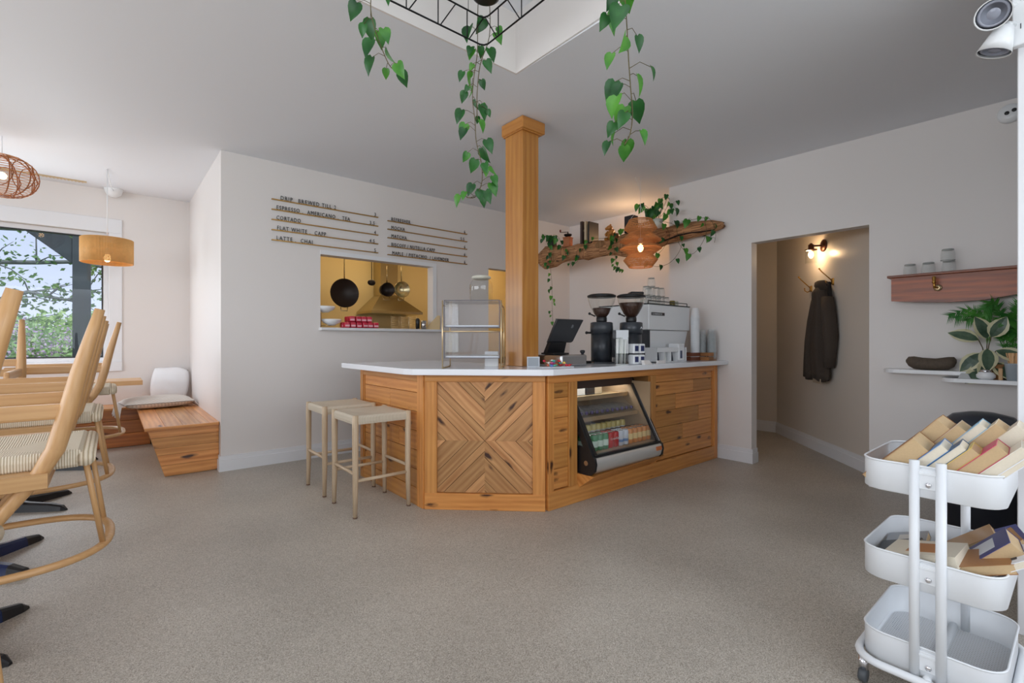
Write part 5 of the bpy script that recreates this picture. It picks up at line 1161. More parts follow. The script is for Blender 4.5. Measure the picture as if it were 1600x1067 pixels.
# variegated rubber plant, palm
t_ = thing('variegated_plant', 'rubber plant with cream-edged leaves in a basket on the lower white shelf', 'plant', (4.50, .40, SH)); O_ = tuple(t_.location)
mb = MB(); mb.lathe((0, 0, 0), [(.045, 0), (.06, .07), (.055, .10), (.045, .1)]); mb.build('plant_pot', P((132, 92, 58), .8), t_)
def big_leaf(mbs, base, d, nrm, L_, W_):
    base = V(base); d = V(d).normalized(); side = d.cross(V(nrm)).normalized(); up = side.cross(d)
    pr = [(0, .06), (.15, .32), (.35, .48), (.55, .5), (.75, .38), (.9, .18), (1, .01)]
    def pt(t, w_, s_): return base + d * (L_ * t) + side * (W_ * w_ * s_) + up * (.12 * abs(w_) * W_ - .3 * L_ * t * t)
    for s_ in (-1, 1):
        for (t0, w0), (t1, w1) in zip(pr[:-1], pr[1:]):
            for m_, (a, b_) in ((0, (0, .62)), (1, (.62, 1))):
                q = [pt(t0, w0 * a, s_), pt(t1, w1 * a, s_), pt(t1, w1 * b_, s_), pt(t0, w0 * b_, s_)]
                if (q[0] - q[3]).length > 1e-5 or (q[1] - q[2]).length > 1e-5: mbs[m_].face(q, g=d, sm=True)
MT['vg'] = leafmat('variegated_green', srgb(58, 84, 66), srgb(104, 128, 104)); MT['vc'] = leafmat('variegated_cream', srgb(214, 210, 170), srgb(228, 224, 190))
A_, B_ = MB(1), MB(2); st = MB()
for (y, z, dy, dz, dx, L_) in ((.49, .26, .6, .3, -.3, .13), (.42, .27, .1, .5, -.5, .13), (.42, .2, -.1, -.6, -.8, .13), (.47, .17, .5, -.6, -.5, .13), (.40, .14, .1, -.8, -.6, .13), (.35, .19, -.7, -.2, -.4, .13), (.44, .1, .4, -.7, -.5, .12), (.36, .11, -.5, -.5, -.6, .11), (.39, .28, -.3, .5, -.4, .12), (.46, .05, .3, -.3, -.6, .1)):
    p = (4.46, .38 + (y - .4) * .6, SH + z); st.tube([(4.50, .40, SH + .09), (4.48, .39 + (y - .4) * .3, SH + z * .8), p], .003, n=5); big_leaf([A_, B_], p, (dx * .6, dy, dz), (-.8, -.3, .4), L_ * 1.2, .10)
st.build('stems', 'stem', t_, O_); A_.build('leaf_centres', 'vg', t_, O_); B_.build('leaf_margins', 'vc', t_, O_)
t_.location.y += .035
t_ = thing('parlour_palm', 'green feathery parlour palm behind the cream-edged plant', 'plant', (4.535, .22, SH)); O_ = tuple(t_.location)
mb = MB(); mb.lathe((0, 0, 0), [(.05, 0), (.065, .1), (.058, .1)]); mb.build('plant_pot', P((70, 66, 60)), t_)
MT['palm'] = leafmat('palm_leaf', srgb(40, 110, 44), srgb(86, 156, 60))
rr = random.Random(12)
for k in range(17):
    ang = rr.uniform(-PI, PI); hgt = rr.uniform(.22, .46); rch = rr.uniform(.05, .26); dy = math.cos(ang) * rch + .06; dx = -abs(math.sin(ang)) * rch * .5
    pts = [V((4.535, .22, SH + .09)), V((4.52 + dx * .3, .22 + dy * .35, SH + .09 + hgt * .7)), V((4.52 + dx * .7, .22 + dy * .75, SH + .09 + hgt)), V((4.52 + dx, .22 + dy * 1.15, SH + .09 + hgt * .92))]
    mb = MB(k); path = vine(mb, pts, .0018, 4); m_ = len(path)
    for i in range(3, m_):
        p = path[i]; tg = (path[min(i + 1, m_ - 1)] - path[i - 1]).normalized(); sd = tg.cross(V((-.7, -.3, .5))).normalized(); ll = .075 * (1 - .5 * abs(i / m_ - .6))
        for s_ in (-1, 1):
            for e_ in (0, .5):
                b0_ = p + tg * (e_ * .02); tip = b0_ + (sd * s_ + tg * .8).normalized() * ll + V((0, 0, -.012)); wv_ = tg * .006
                tip.x = min(tip.x, 4.615)
                mb.face([b0_ - wv_, b0_ + wv_, tip], g=tg)
    mb.build('frond', 'palm', t_, O_)
t_.location.y += .105
t_ = thing('sugar_bowl', 'small glass sugar bowl with chrome lid on the lower white shelf', 'bowl', (4.42, .43, SH))
mb = MB(); mb.lathe((0, 0, 0), [(.03, 0), (.046, .012), (.048, .03), (.034, .048)], cap=(True, False)); mb.build('bowl_body', 'white', t_)
mb = MB(); mb.lathe((0, 0, 0), [(.035, .048), (.03, .062), (.01, .07), (.008, .085), (.012, .092), (.004, .1)]); mb.build('bowl_lid', 'chrome', t_)
mb = MB(); mb.prism([(4.40, .565, SH), (4.40, .50, SH), (4.40, .515, SH + .035), (4.40, .55, SH + .035)], (.03, 0, 0)); solo(mb, 'grey_card_holder', P((170, 172, 172)), 'small grey wedge-shaped holder at the end of the lower white shelf', 'holder')
mb = MB(9)
for k in range(9): mb.box(4.47, 4.48, .29 - k * .008, .296 - k * .008, SH, SH + .13, rot=(Matrix.Rotation(.12 * (k - 4), 3, 'X'), (4.47, .27, SH))) if False else None
mb.lathe((4.475, .385, SH), [(.03, 0), (.045, .05), (.042, .10), (.035, .1)], n=14); solo(mb, 'woven_basket', P((146, 104, 64), .9), 'brown woven basket among the plants on the lower white shelf', 'basket')
mb = MB(); mb.box(4.41, 4.44, .352, .372, SH, SH + .075, bev=.002); solo(mb, 'wooden_block', P((190, 150, 104)), 'light wooden block beside the galvanised pail', 'block')
t_ = thing('metal_pail', 'small galvanised pail holding wooden stir sticks on the lower white shelf', 'pail', (4.42, .30, SH))
mb = MB(); mb.lathe((0, 0, 0), [(.035, 0), (.046, .105), (.049, .108), (.046, .11), (.04, .105)], cap=(True, False)); mb.build('pail_body', P((168, 178, 186), .35), t_)
base = None
rr = random.Random(5)
for k in range(22):
    a = rr.uniform(0, 2 * PI); q_ = rr.uniform(0, .024)
    if base is None:
        mb = MB(); mb.box(-.003, .003, -.001, .001, 0, .175, g=(0, 0, 1)); base = mb.build('stir_stick', P((222, 178, 132), .7)); tag(base, 'wooden stir stick standing in the galvanised pail', 'stir stick', 'wooden stir sticks in the pail'); o = base
    else: o = base.copy(); COL.objects.link(o)
    o.location = (4.42 + math.cos(a) * q_ * .6, .30 + math.sin(a) * q_ * .6, SH + .003); o.rotation_euler = (-math.sin(a) * .16, math.cos(a) * .16, rr.uniform(0, 3)); o.scale = (1.6, 1.6, 1)
# bin
t_ = thing('waste_bin', 'tall black round waste bin with domed lid behind the book trolley', 'bin', (4.16, .42, 0))
mb = MB(); mb.lathe((0, 0, 0), [(.19, 0), (.2, .01), (.2, .50), (.195, .51)], n=36); mb.build('bin_body', P((26, 30, 40), .35), t_)
mb = MB(); mb.lathe((0, 0, 0), [(.203, .50), (.205, .56), (.19, .64), (.14, .69), (.06, .71), (.0005, .712)], n=36); mb.build('bin_lid', P((46, 52, 64), .3), t_)
# spot lights and detector on the right
t_ = thing('track_light', 'white spot light track with two cone heads on the partition edge, top right', 'light', (2.72, .16, 2.30)); O_ = tuple(t_.location)
mb = MB(); mb.box(2.70, 2.735, .145, .19, 2.30, 2.74, bev=.003); mb.build('track_box', 'white', t_, O_)
mb = MB(); mb.box(2.699, 2.70, .165, .168, 2.36, 2.38); mb.box(2.699, 2.70, .165, .168, 2.47, 2.49); mb.build('screw', 'dgrey', t_, O_)
def cone_head(base, tip_dir, L_, r0, r1):
    d_ = V(tip_dir).normalized(); a = d_.cross(V((0, 0, 1))).normalized(); b2 = d_.cross(a); rings = []
    for s_, q in ((0, r0 * .5), (.04, r0), (.5, (r0 + r1) * .5), (1, r1), (.96, r1 * .92)):
        c_ = V(base) + d_ * (L_ * s_); rings.append([c_ + (a * math.cos(2 * PI * k / 22) + b2 * math.sin(2 * PI * k / 22)) * q for k in range(22)])
    return rings, V(base) + d_ * (L_ * .9), a, b2
for i, (bs, dr) in enumerate((((2.665, .205, 2.375), (-.03, .35, -1)), ((2.645, .225, 2.45), (-.78, .05, -.6)))):
    rings, mouth, a, b2 = cone_head(bs, dr, .10, .028, .055)
    mb = MB(); mb.loft(rings, cap=(True, False)); mb.tube([(2.71, .18, bs[2] + .01), (2.68, .20, bs[2] + .01), (bs[0] + .01, bs[1] - .01, bs[2])], .011, n=8); hd = mb.build('lamp_head', 'white', t_, O_)
    mb = MB(); mb.loft([[mouth + (a * math.cos(2 * PI * k / 22) + b2 * math.sin(2 * PI * k / 22)) * q + V(dr).normalized() * o_ for k in range(22)] for q, o_ in ((.05, 0), (.038, .002), (.036, -.006), (.022, -.004), (.02, 0), (.004, .001))]); mb.build('lamp_lens', P((150, 154, 168), .15), hd, (0, 0, 0)) if False else mb.build('lamp_lens', P((150, 154, 168), .15), hd, O_)
t_ = thing('wall_detector', 'round white twin-lens detector high on the right wall', 'detector', (4.628, .335, 2.675))
mb = MB(); mb.M = Matrix.Rotation(-PI / 2, 4, 'Y'); mb.lathe((0, 0, 0), [(.062, 0), (.062, .018), (.054, .03), (.02, .034)]); mb.build('detector_body', 'white', t_)
for y in (.012, -.022):
    mb = MB(); mb.M = Matrix.Translation((0, y, .004 - y * .3)) @ Matrix.Rotation(-PI / 2, 4, 'Y'); mb.lathe((0, 0, 0), [(.012, .030), (.012, .038), (.006, .040)]); mb.build('lens', 'black', t_)
# ================================================================ BOOK TROLLEY
TX0, TX1, TY0, TY1 = 1.955, 2.405, .15, .497
t_ = thing('book_trolley', 'white three-tier metal trolley full of books beside the partition', 'trolley', ((TX0 + TX1) / 2, (TY0 + TY1) / 2, 0)); O_ = tuple(t_.location)
def rrect(x0, x1, y0, y1, z, c, n_=6):
    out = []
    for (cx, cy_, a0) in ((x1 - c, y1 - c, 0), (x0 + c, y1 - c, PI / 2), (x0 + c, y0 + c, PI), (x1 - c, y0 + c, 1.5 * PI)):
        for k in range(n_ + 1): a = a0 + PI / 2 * k / n_; out.append((cx + c * math.cos(a), cy_ + c * math.sin(a), z))
    return out
# perforated floor material
m, nt, p = new_mat('perforated_enamel'); L = nt.links.new
tcn = N(nt, 'ShaderNodeTexCoord'); mpn = N(nt, 'ShaderNodeMapping'); mpn.inputs['Rotation'].default_value = (0, 0, PI / 4); mpn.inputs['Scale'].default_value = (1, 1, 0); L(tcn.outputs['Object'], mpn.inputs['Vector'])
vo = N(nt, 'ShaderNodeTexVoronoi', Scale=110); vo.inputs['Randomness'].default_value = 0; L(mpn.outputs[0], vo.inputs['Vector'])
ltn = N(nt, 'ShaderNodeMath', operation='LESS_THAN'); ltn.inputs[1].default_value = .30; L(vo.outputs['Distance'], ltn.inputs[0]); trn = N(nt, 'ShaderNodeBsdfTransparent'); mxn = N(nt, 'ShaderNodeMixShader')
p.inputs['Base Color'].default_value = c4(srgb(226, 229, 232)); p.inputs['Roughness'].default_value = .35
L(ltn.outputs[0], mxn.inputs[0]); L(p.outputs[0], mxn.inputs[1]); L(trn.outputs[0], mxn.inputs[2]); L(mxn.outputs[0], nt.nodes['Material Output'].inputs[0]); MT['perf'] = m
for zt in (.757, .462, .188):
    mb = MB(); h = .095; c = .065
    mb.loft([rrect(TX0, TX1, TY0, TY1, zt - .002, c), rrect(TX0, TX1, TY0, TY1, zt - h, c), rrect(TX0 + .008, TX1 - .008, TY0 + .008, TY1 - .008, zt - h - .004, c - .008)], cap=(False, False))
    mb.tube(rrect(TX0, TX1, TY0, TY1, zt, c), .0035, n=6, closed=True)
    bk = mb.build('basket', 'cart', t_, O_)
    mb = MB(); mb.prism(rrect(TX0 + .008, TX1 - .008, TY0 + .008, TY1 - .008, zt - h - .004, c - .008), (0, 0, .0015)); mb.build('basket_floor', 'perf', bk, O_)
    mb = MB(); mb.box(TX0 - .006, TX0 + .001, .292, .352, zt - .07, zt - .008, bev=.002); mb.box(TX0 - .009, TX0 - .003, .30, .344, zt - .024, zt - .016, bev=.001); mb.build('clamp_plate', 'cart', bk, O_)
    mb = MB(); mb.ball((TX0 - .007, .318, zt - .055), .0085, 10, sz=(.5, 1, 1)); mb.build('screw', 'chrome', bk, O_)
for x in (TX0 - .004, TX1 + .004):
    for y in (.352, .288):
        mb = MB(); mb.tube([(x, y, .09), (x, y, .775)], .0135, n=14); mb.build('pole', 'cart', t_, O_)
for y, x in ():
    pass
mb = MB(); mb.tube(rrect(TX0 - .03, TX1 + .03, TY0 - .012, TY1 + .012, .095, .08), .0125, n=12, closed=True); mb.tube([(TX0 - .03, .32, .095), (TX1 + .03, .32, .095)], .0125, n=10); mb.build('base_frame', 'cart', t_, O_)
for x in (TX0 + .0, TX1 - .0):
    for y in (TY0 + .01, TY1 - .01):
        mb = MB(); mb.cyl((x, y), .014, .045, .085, 14); cs = mb.build('caster', 'chrome', t_, O_)
        mb = MB(); mb.M = Matrix.Translation((x, y, .0235)) @ Matrix.Rotation(PI / 2, 4, 'X'); mb.lathe((0, 0, -.012), [(.02, 0), (.0235, .005), (.0235, .019), (.02, .024)]); mb.build('caster_wheel', P((70, 74, 78)), cs, O_)
# books: lying / leaning paperbacks; u across the trolley (b), leaning to the left
def book(label, c, w_, h, th, M, pages='paper', spine=None):
    """w_ along x (page depth), h along z (tall), th along y; cover colour c"""
    q = thing('paperback_book', label, 'book'); q.matrix_world = M
    mb = MB(); cv = .0018
    mb.box(0, w_, -th / 2, -th / 2 + cv, 0, h); mb.box(0, w_, th / 2 - cv, th / 2, 0, h); mb.box(w_, w_ + cv, -th / 2, th / 2, 0, h); mb.build('book_cover', P(c, .4), q)
    mb = MB(); mb.box(.002, w_, -th / 2 + cv, th / 2 - cv, .002, h - .002, g=(0, 0, 1)); mb.build('page_block', pages, q)
    if spine:
        mb = MB(); mb.box(w_ + cv, w_ + cv + .0006, -th * .3, th * .3, h * .2, h * .8); mb.box(w_ * .2, w_ * .8, th / 2, th / 2 + .0006, h * .3, h * .75); mb.build('cover_print', P(spine), q)
    return q
def clear_rim(y, z, tilt, rim):
    t_ = (y - .158) / max(.05, math.sin(tilt)); return max(0, rim + .012 - (z + t_ * math.cos(tilt)))
def place(y, z, x, tilt, yaw=0, roll=0):
    # book stands with page edge to -x (towards the camera); tilt leans its top to -y (right in view), roll = rotation about x
    return Matrix.Translation((x, y, z)) @ Matrix.Rotation(yaw, 4, 'Z') @ Matrix.Rotation(tilt, 4, 'X')
zb = .668
top = [('folded brown kraft paper packet at the left end of the top tier', (150, 106, 66), .16, .20, .07, .425, .66, .80, 'pulp', None),
       ('thick white paperback with a blue cover edge in the top tier', (70, 130, 190), .13, .20, .036, .372, .66, .86, 'paper', None),
       ('white paperback with dark blue back cover, right of the blue-edged one', (30, 80, 120), .12, .21, .030, .330, .665, .86, 'paper', None),
       ('cream paperback with a yellow cover edge in the top tier', (214, 186, 90), .12, .20, .034, .288, .665, .86, 'pulp', None),
       ('paperback with bright pink cover edges in the top tier', (196, 50, 96), .13, .22, .046, .238, .665, .86, 'pulp', None),
       ('thick pale paperback right of the pink-edged book', (226, 220, 206), .13, .22, .052, .178, .668, .86, 'paper', None),
       ('white glossy booklet curling out at the right end of the top tier', (232, 234, 240), .15, .235, .02, .172, .68, .88, 'paper', None)]
yq = .212; prev = 0
for lab, c, w_, h, th, y, z, tl, pg, sp_ in top[::-1]:
    th *= .8; tl = .74 + .03 * (yq - .3); yq += (prev + th) / 2 / math.cos(tl); prev = th; y = yq - .008; z = .668 + clear_rim(y, .668, tl, .757) * .6
    book(lab, c, w_, h, th, place(y, z + .005, 1.985, tl, .06), pg, sp_)
back = [('crumpled brown paper-covered book at the back left of the top tier', (158, 112, 70), .15, .24, .06, .46, .68, .62, 'pulp', None),
        ('tan paperback in the second row of the top tier, left', (200, 176, 150), .14, .23, .04, .395, .68, .74, 'pulp', None),
        ('light blue patterned hardback in the back row of the top tier', (120, 170, 200), .13, .25, .034, .33, .69, .74, 'paper', (60, 110, 160)),
        ('beige paperback in the back row, right of the blue hardback', (206, 190, 164), .14, .25, .045, .275, .69, .74, 'pulp', None),
        ('cream thick paperback in the back row of the top tier', (226, 214, 196), .14, .25, .05, .22, .69, .76, 'paper', None),
        ('pinkish paperback at the right end of the back row, top tier', (222, 190, 176), .14, .25, .045, .165, .69, .80, 'paper', None)]
yq = .215; prev = 0
for lab, c, w_, h, th, y, z, tl, pg, sp_ in back[::-1]:
    th *= .8; tl = .70; yq += (prev + th) / 2 / math.cos(tl); prev = th; y = yq; z = .675 + clear_rim(y, .675, tl, .757) * .6
    book(lab, c, w_, h, th, place(y, z + .01, 2.175, tl, .03), pg, sp_)
# middle tier: books lying in leaning piles
mid = [('grey-covered paperback at the top left of the middle tier', (150, 152, 156), .17, .12, .024, (2.14, .47, .40), (1.25, 0, .1), 'pulp', (210, 205, 196)),
       ('paperback with a black cover lying in the left of the middle tier', (34, 32, 34), .19, .12, .028, (2.02, .475, .395), (1.2, 0, .05), 'pulp', None),
       ('paperback with red and navy cover print on the middle tier', (70, 70, 96), .18, .19, .03, (2.0, .46, .385), (1.28, 0, -.05), 'paper', (196, 160, 130)),
       ('thick cream paperback at the front of the middle tier pile', (226, 216, 196), .17, .19, .036, (1.99, .44, .425), (1.32, 0, -.05), 'paper', (180, 120, 70)),
       ('tan book standing at the back of the middle tier', (176, 136, 92), .12, .17, .03, (2.23, .32, .39), (.9, 0, .2), 'pulp', None),
       ('white and blue hardback leaning at the back right of the middle tier', (64, 76, 140), .16, .19, .038, (2.20, .27, .40), (1.05, 0, .25), 'pulp', (226, 228, 232)),
       ('black paperback with yellow mark in the middle tier centre', (24, 24, 26), .13, .17, .024, (2.05, .31, .39), (1.15, 0, .1), 'pulp', (226, 210, 60)),
       ('thick book with blue lettered cover in the middle tier', (62, 62, 120), .15, .18, .045, (2.06, .255, .40), (.75, 0, .15), 'pulp', (216, 220, 226)),
       ('brown cardboard book at the front right of the middle tier', (160, 112, 70), .14, .17, .03, (1.99, .29, .395), (1.25, 0, .25), 'pulp', None),
       ('white paperback at the right end of the middle tier', (232, 234, 238), .15, .18, .02, (2.02, .20, .40), (.95, 0, .1), 'paper', (50, 50, 60)),
       ('small tan paperback at the far right of the middle tier', (196, 150, 100), .12, .16, .022, (2.2, .19, .40), (.8, 0, .3), 'pulp', None)]
for lab, c, w_, h, th, lc, ro, pg, sp_ in mid:
    lc = (lc[0], max(lc[1], .235), lc[2]); lc = (lc[0], lc[1], lc[2] + clear_rim(lc[1], lc[2], ro[0], .462))
    book(lab, c, w_, h, th, Matrix.Translation(lc) @ Matrix.Rotation(ro[2], 4, 'Z') @ Matrix.Rotation(ro[0], 4, 'X'), pg, sp_)
# ================================================================ BENCHES
bn = thing('corner_bench', 'knotty pine corner bench box against the white side wall', 'bench', (.5, 6.0, 0)); O_ = (.5, 6.0, 0)
BY0 = 5.0
mb = MB(21); zs = [.012, .10, .19, .25, .34, .415]
for z0, z1 in zip(zs[:-1], zs[1:]):
    xl = lambda z: .345 - (.345 - .225) * z / .42
    mb.hexa([(xl(z0), BY0, z0), (.737, BY0, z0), (.737, BY0 + .02, z0), (xl(z0), BY0 + .02, z0), (xl(z1 - .002), BY0, z1 - .002), (.737, BY0, z1 - .002), (.737, BY0 + .02, z1 - .002), (xl(z1 - .002), BY0 + .02, z1 - .002)], g=(1, 0, 0))
mb.build('end_boards', 'bench', bn, O_)
mb = MB(22)
mb.hexa([(.345, BY0 + .02, .0), (.72, BY0 + .02, .0), (.72, 6.70, .0), (.345, 6.70, .0), (.225, BY0 + .02, .412), (.72, BY0 + .02, .412), (.72, 6.70, .412), (.225, 6.70, .412)], g=(0, 1, 0)); mb.build('side_boards', 'bench', bn, O_)
mb = MB(23)
for x0, x1 in ((.205, .345), (.347, .47), (.472, .60), (.602, .665), (.667, .739)): mb.box(x0, x1, BY0 - .015, 7.145, .412, .432, g=(0, 1, 0), bev=.0015)
mb.box(.205, .735, BY0 - .035, BY0 - .015, .405, .432, g=(1, 0, 0), bev=.002)
mb.build('seat_boards', 'bench', bn, O_)
bn = thing('window_bench', 'long dark-stained pine bench box under the seating window', 'bench', (-1.2, 6.9, 0)); O_ = (-1.2, 6.9, 0)
MT['bench2'] = wood('stained_pine', srgb(190, 114, 54), srgb(136, 72, 28), srgb(44, 20, 10), .35, coat=.3, knots=.35, scale=.7)
mb = MB(31)
for z0, z1 in ((.005, .15), (.152, .29), (.292, .405)): mb.box(-3.6, .33, 6.72, 6.745, z0, z1, g=(1, 0, 0), bev=.002)
mb.build('front_boards', 'bench2', bn, O_)
mb = MB(32); mb.box(-3.6, .20, 6.69, 6.92, .406, .432, g=(1, 0, 0), bev=.002); mb.box(-3.6, .20, 6.922, 7.145, .406, .432, g=(1, 0, 0), bev=.002); mb.box(-3.6, .3, 6.745, 7.14, 0, .406); mb.build('seat_boards', 'bench', bn, O_)
# cushions
def pillow(c, w_, h, d_, mat, name, label, rot, seed=1, sag=.0):
    mb = MB(seed); n_ = 18; rr = random.Random(seed); rg = []
    def pt(u, v_, s_):
        e = (1 - abs(u) ** 2.6) * (1 - abs(v_) ** 2.6); pin = 1 - .07 * (abs(u) ** 2 * abs(v_) ** 2) * 2
        cr = .12 * math.sin(9 * v_ + 3 * u) * (1 - abs(u)) * .3
        return V((u * w_ / 2 * pin, s_ * d_ / 2 * max(0, e) ** .5 * (1 + cr) , v_ * h / 2 * pin * (1 + .03 * math.sin(5 * u))))
    g_ = [[[mb.bm.verts.new(pt(-1 + 2 * i / n_, -1 + 2 * j / n_, s_)) for j in range(n_ + 1)] for i in range(n_ + 1)] for s_ in (-1, 1)]
    fs = []
    for s_, G in enumerate(g_):
        for i in range(n_):
            for j in range(n_): q = [G[i][j], G[i + 1][j], G[i + 1][j + 1], G[i][j + 1]]; fs.append(mb.bm.faces.new(q if s_ else q[::-1]))
    mb._fin([v for G in g_ for r_ in G for v in r_], fs, (1, 0, 0), 0, True)
    bmesh.ops.remove_doubles(mb.bm, verts=mb.bm.verts, dist=.0005)
    o = mb.build(name, mat, None); tag(o, label, 'cushion'); o.location = c; o.rotation_euler = rot; return o
pillow((.53, 6.99, .65), .38, .40, .11, 'linen', 'cushion', 'white linen cushion propped upright in the bench corner', (-.22, .05, -.25), 3)
MT['knit'] = weave('knitted_throw', srgb(222, 216, 208), srgb(200, 194, 186), 420, 'DIAGONAL')
t_ = thing('knitted_cushion', 'flat cream knitted cushion with long fringe lying on the corner bench', 'cushion', (.40, 6.45, .4325), .0)
mb = MB(); n_ = 16
g_ = [[[mb.bm.verts.new((-.31 + .62 * i / n_, -.21 + .42 * j / n_, .065 + s_ * (.062 * (max(0, (1 - abs(-1 + 2 * i / n_) ** 3) * (1 - abs(-1 + 2 * j / n_) ** 3)) ** .5) + .002))) for j in range(n_ + 1)] for i in range(n_ + 1)] for s_ in (-1, 1)]
fs = []
for s_, G in enumerate(g_):
    for i in range(n_):
        for j in range(n_): q = [G[i][j], G[i + 1][j], G[i + 1][j + 1], G[i][j + 1]]; fs.append(mb.bm.faces.new(q if s_ else q[::-1]))
mb._fin([v for G in g_ for r_ in G for v in r_], fs, (1, 0, 0), 0, True); mb.build('cushion_body', 'knit', t_)
mb = MB(); rr = random.Random(9)
for i in range(46):
    y = -.21 + .42 * i / 45; mb.tube([(-.30, y, .065), (-.335, y + rr.uniform(-.006, .006), .05), (-.35 + rr.uniform(-.01, .01), y + rr.uniform(-.012, .012), -.03 - rr.uniform(0, .05))], .004, n=5)
for i in range(20): y = -.21 + .42 * i / 19; mb.tube([(.30, y, .065), (.325, y, .03), (.34, y, .008)], .004, n=5)
mb.build('fringe', P((206, 198, 192), .9), t_)
t_.rotation_euler = (0, 0, .12)
t_.location = (.38, 6.50, .4325)
# ================================================================ TABLES
def table(label, x1, y0, y1, foot_y, foot_dx=.0, z=.75, length=1.3, th=.045, blue=False, footx=-.27, r_=.34, spread=.72):
    t_ = thing('cafe_table', label, 'table', (x1 - length / 2, (y0 + y1) / 2, 0)); O_ = tuple(t_.location)
    mb = MB(int(y0 * 10)); n_ = 4
    for i in range(n_): a = y0 + (y1 - y0) * i / n_; b_ = y0 + (y1 - y0) * (i + 1) / n_; mb.box(x1 - length, x1, a, b_, z - th, z, g=(1, 0, 0), rnd=.4 + .05 * i)
    mb.build('tabletop', 'oak', t_, O_)
    cx = footx - r_ * .7
    mb = MB(); mb.cyl((cx, foot_y), .032, .06, z - th, 20); mb.cyl((cx, foot_y), .07, z - th - .02, z - th, 20); mb.build('pedestal', 'blackm', t_, O_)
    for k, (dx, dy) in enumerate(((1, spread), (1, -spread), (-1, spread), (-1, -spread))):
        d_ = V((dx, dy, 0)).normalized(); s_ = V((-d_.y, d_.x, 0)); c_ = V((cx, foot_y, 0)); mb = MB()
        rings = []
        for q, hw_, h in ((.03, .04, .085), (r_ * .5, .032, .06), (r_ * .9, .028, .05), (r_ * 1.12, .022, .035), (r_ * 1.2, .008, .01)):
            p = c_ + d_ * q; rings.append([p - s_ * hw_, p - s_ * hw_ * .8 + V((0, 0, h * .8)), p - s_ * hw_ * .4 + V((0, 0, h)), p + s_ * hw_ * .4 + V((0, 0, h)), p + s_ * hw_ * .8 + V((0, 0, h * .8)), p + s_ * hw_])
        mb.loft(rings[:3], sm=False); ft = mb.build('base_foot', P((30, 42, 78), .2) if blue and k in (0, 1) else 'black', t_, O_)
        mb = MB(); mb.loft(rings[2:], sm=False); mb.build('foot_tip', 'black', ft, O_)
    return t_
table('oak table under the nearest complete chair, pedestal feet on the floor', -.15, 2.02, 2.95, 2.69, blue=True, footx=-.37)
table('oak table in the middle of the row, blue pedestal foot showing', -.20, 3.12, 3.60, 3.62, z=.75, blue=True, footx=-.36, spread=1.0)
table('oak table behind the middle one, its end set further left', -.57, 3.64, 4.24, 3.95, z=.775, footx=-.9, length=1.0)
table('oak table third in the row, before the window bench', -.12, 4.30, 5.15, 4.70, z=.78, footx=-.33)
table('oak table against the window bench, its bare end pointing to the cushions', .24, 6.15, 6.64, 5.95, z=.755, length=1.9, footx=-.2)
table('oak table at the left edge nearest the camera', -.36, .80, 1.40, 1.1, z=.75)
# ================================================================ HOOP CHAIRS, hung by their seats on the table tops
def hoop_chair(label, loc, rz=0):
    """chair faces -x; seat top .35 above the hoop; origin on the hoop plane under the back of the seat"""
    t_ = thing('hoop_chair', label, 'chair', loc, rz, None); W2 = .245; sh = .345
    # floor hoop: flattened oval running forward from the back
    mb = MB(); pts = []
    for k in range(48):
        a = 2 * PI * k / 48; x = -.27 + .30 * (abs(math.cos(a)) ** .75) * (1 if math.cos(a) > 0 else -1); y = .29 * (abs(math.sin(a)) ** .75) * (1 if math.sin(a) > 0 else -1); pts.append((x, y, 0))
    mb.tube(pts, .0145, n=10, closed=True, flat=.8, g=(1, 0, 0)); mb.build('floor_hoop', 'oak', t_)
    for s_ in (-1, 1):
        # back post: from hoop front, sweeping back under the seat and up
        P_ = [(-.33, s_ * .275, .012), (-.27, s_ * .268, .10), (-.20, s_ * .26, .20), (-.135, s_ * .255, .29), (-.10, s_ * .252, .36), (-.075, s_ * .25, .46), (-.045, s_ * .25, .60), (-.015, s_ * .248, .72), (.005, s_ * .247, .80)]
        mb = MB(); mb.tube(P_, [.011, .014, .018, .022, .0245, .0245, .0215, .017, .0135], n=16, g=(0, 0, 1)); mb.build('back_post', 'oak', t_)
        mb = MB(); mb.tube([(-.035, s_ * .20, sh - .02), (.012, s_ * .145, .0)], [.0085, .0085], n=8); mb.build('rear_strut', 'oak', t_)
        # arm / side rail board
        mb = MB(); mb.box(-.56, -.075, s_ * .245 - .012, s_ * .245 + .012, .452, .50, g=(1, 0, 0), bev=.008, seg=2); mb.build('side_board', 'oak', t_)
        mb = MB(); mb.tube([(-.55, s_ * .235, .46), (-.50, s_ * .225, .33)], .011, n=8); mb.build('front_support', 'oak', t_)
    for z, x in ((.475, -.07), (.535, -.058)):
        mb = MB(); mb.box(x - .008, x + .008, -.235, .235, z - .022, z + .022, g=(0, 1, 0), bev=.004); mb.build('back_slat', 'oak', t_)
    # woven seat with a rolled edge
    rings = []; cx = -.265
    for f, z in ((.95, sh - .055), (1.0, sh - .045), (1.015, sh - .022), (1.0, sh - .004), (.96, sh + .002), (.6, sh - .008), (.25, sh - .014), (.02, sh - .016)):
        rg = []
        for k in range(4):
            for j in range(8):
                u = -1 + 2 * j / 8; c_ = [(u, -1), (1, u), (-u, 1), (-1, -u)][k]; rg.append((c_[0] * .225 * f, c_[1] * .228 * f, z))
        rings.append(rg)
    mb = MB(); mb.loft(rings, sm=False); o = mb.build('seat', 'seat_weave', t_); o.location = (cx, 0, 0)
    mb = MB(); mb.tube([(-.03, -.235, sh - .028), (-.03, .235, sh - .028)], [.024, .024], n=12); mb.build('rear_rail', 'cordx', t_)
    return t_
c0 = hoop_chair('woven-seat oak hoop chair nearest complete one, second post from the left', (-.035, 2.31, .455))
def hc(label, loc, rz=0): return dup(c0, loc, rz, label)
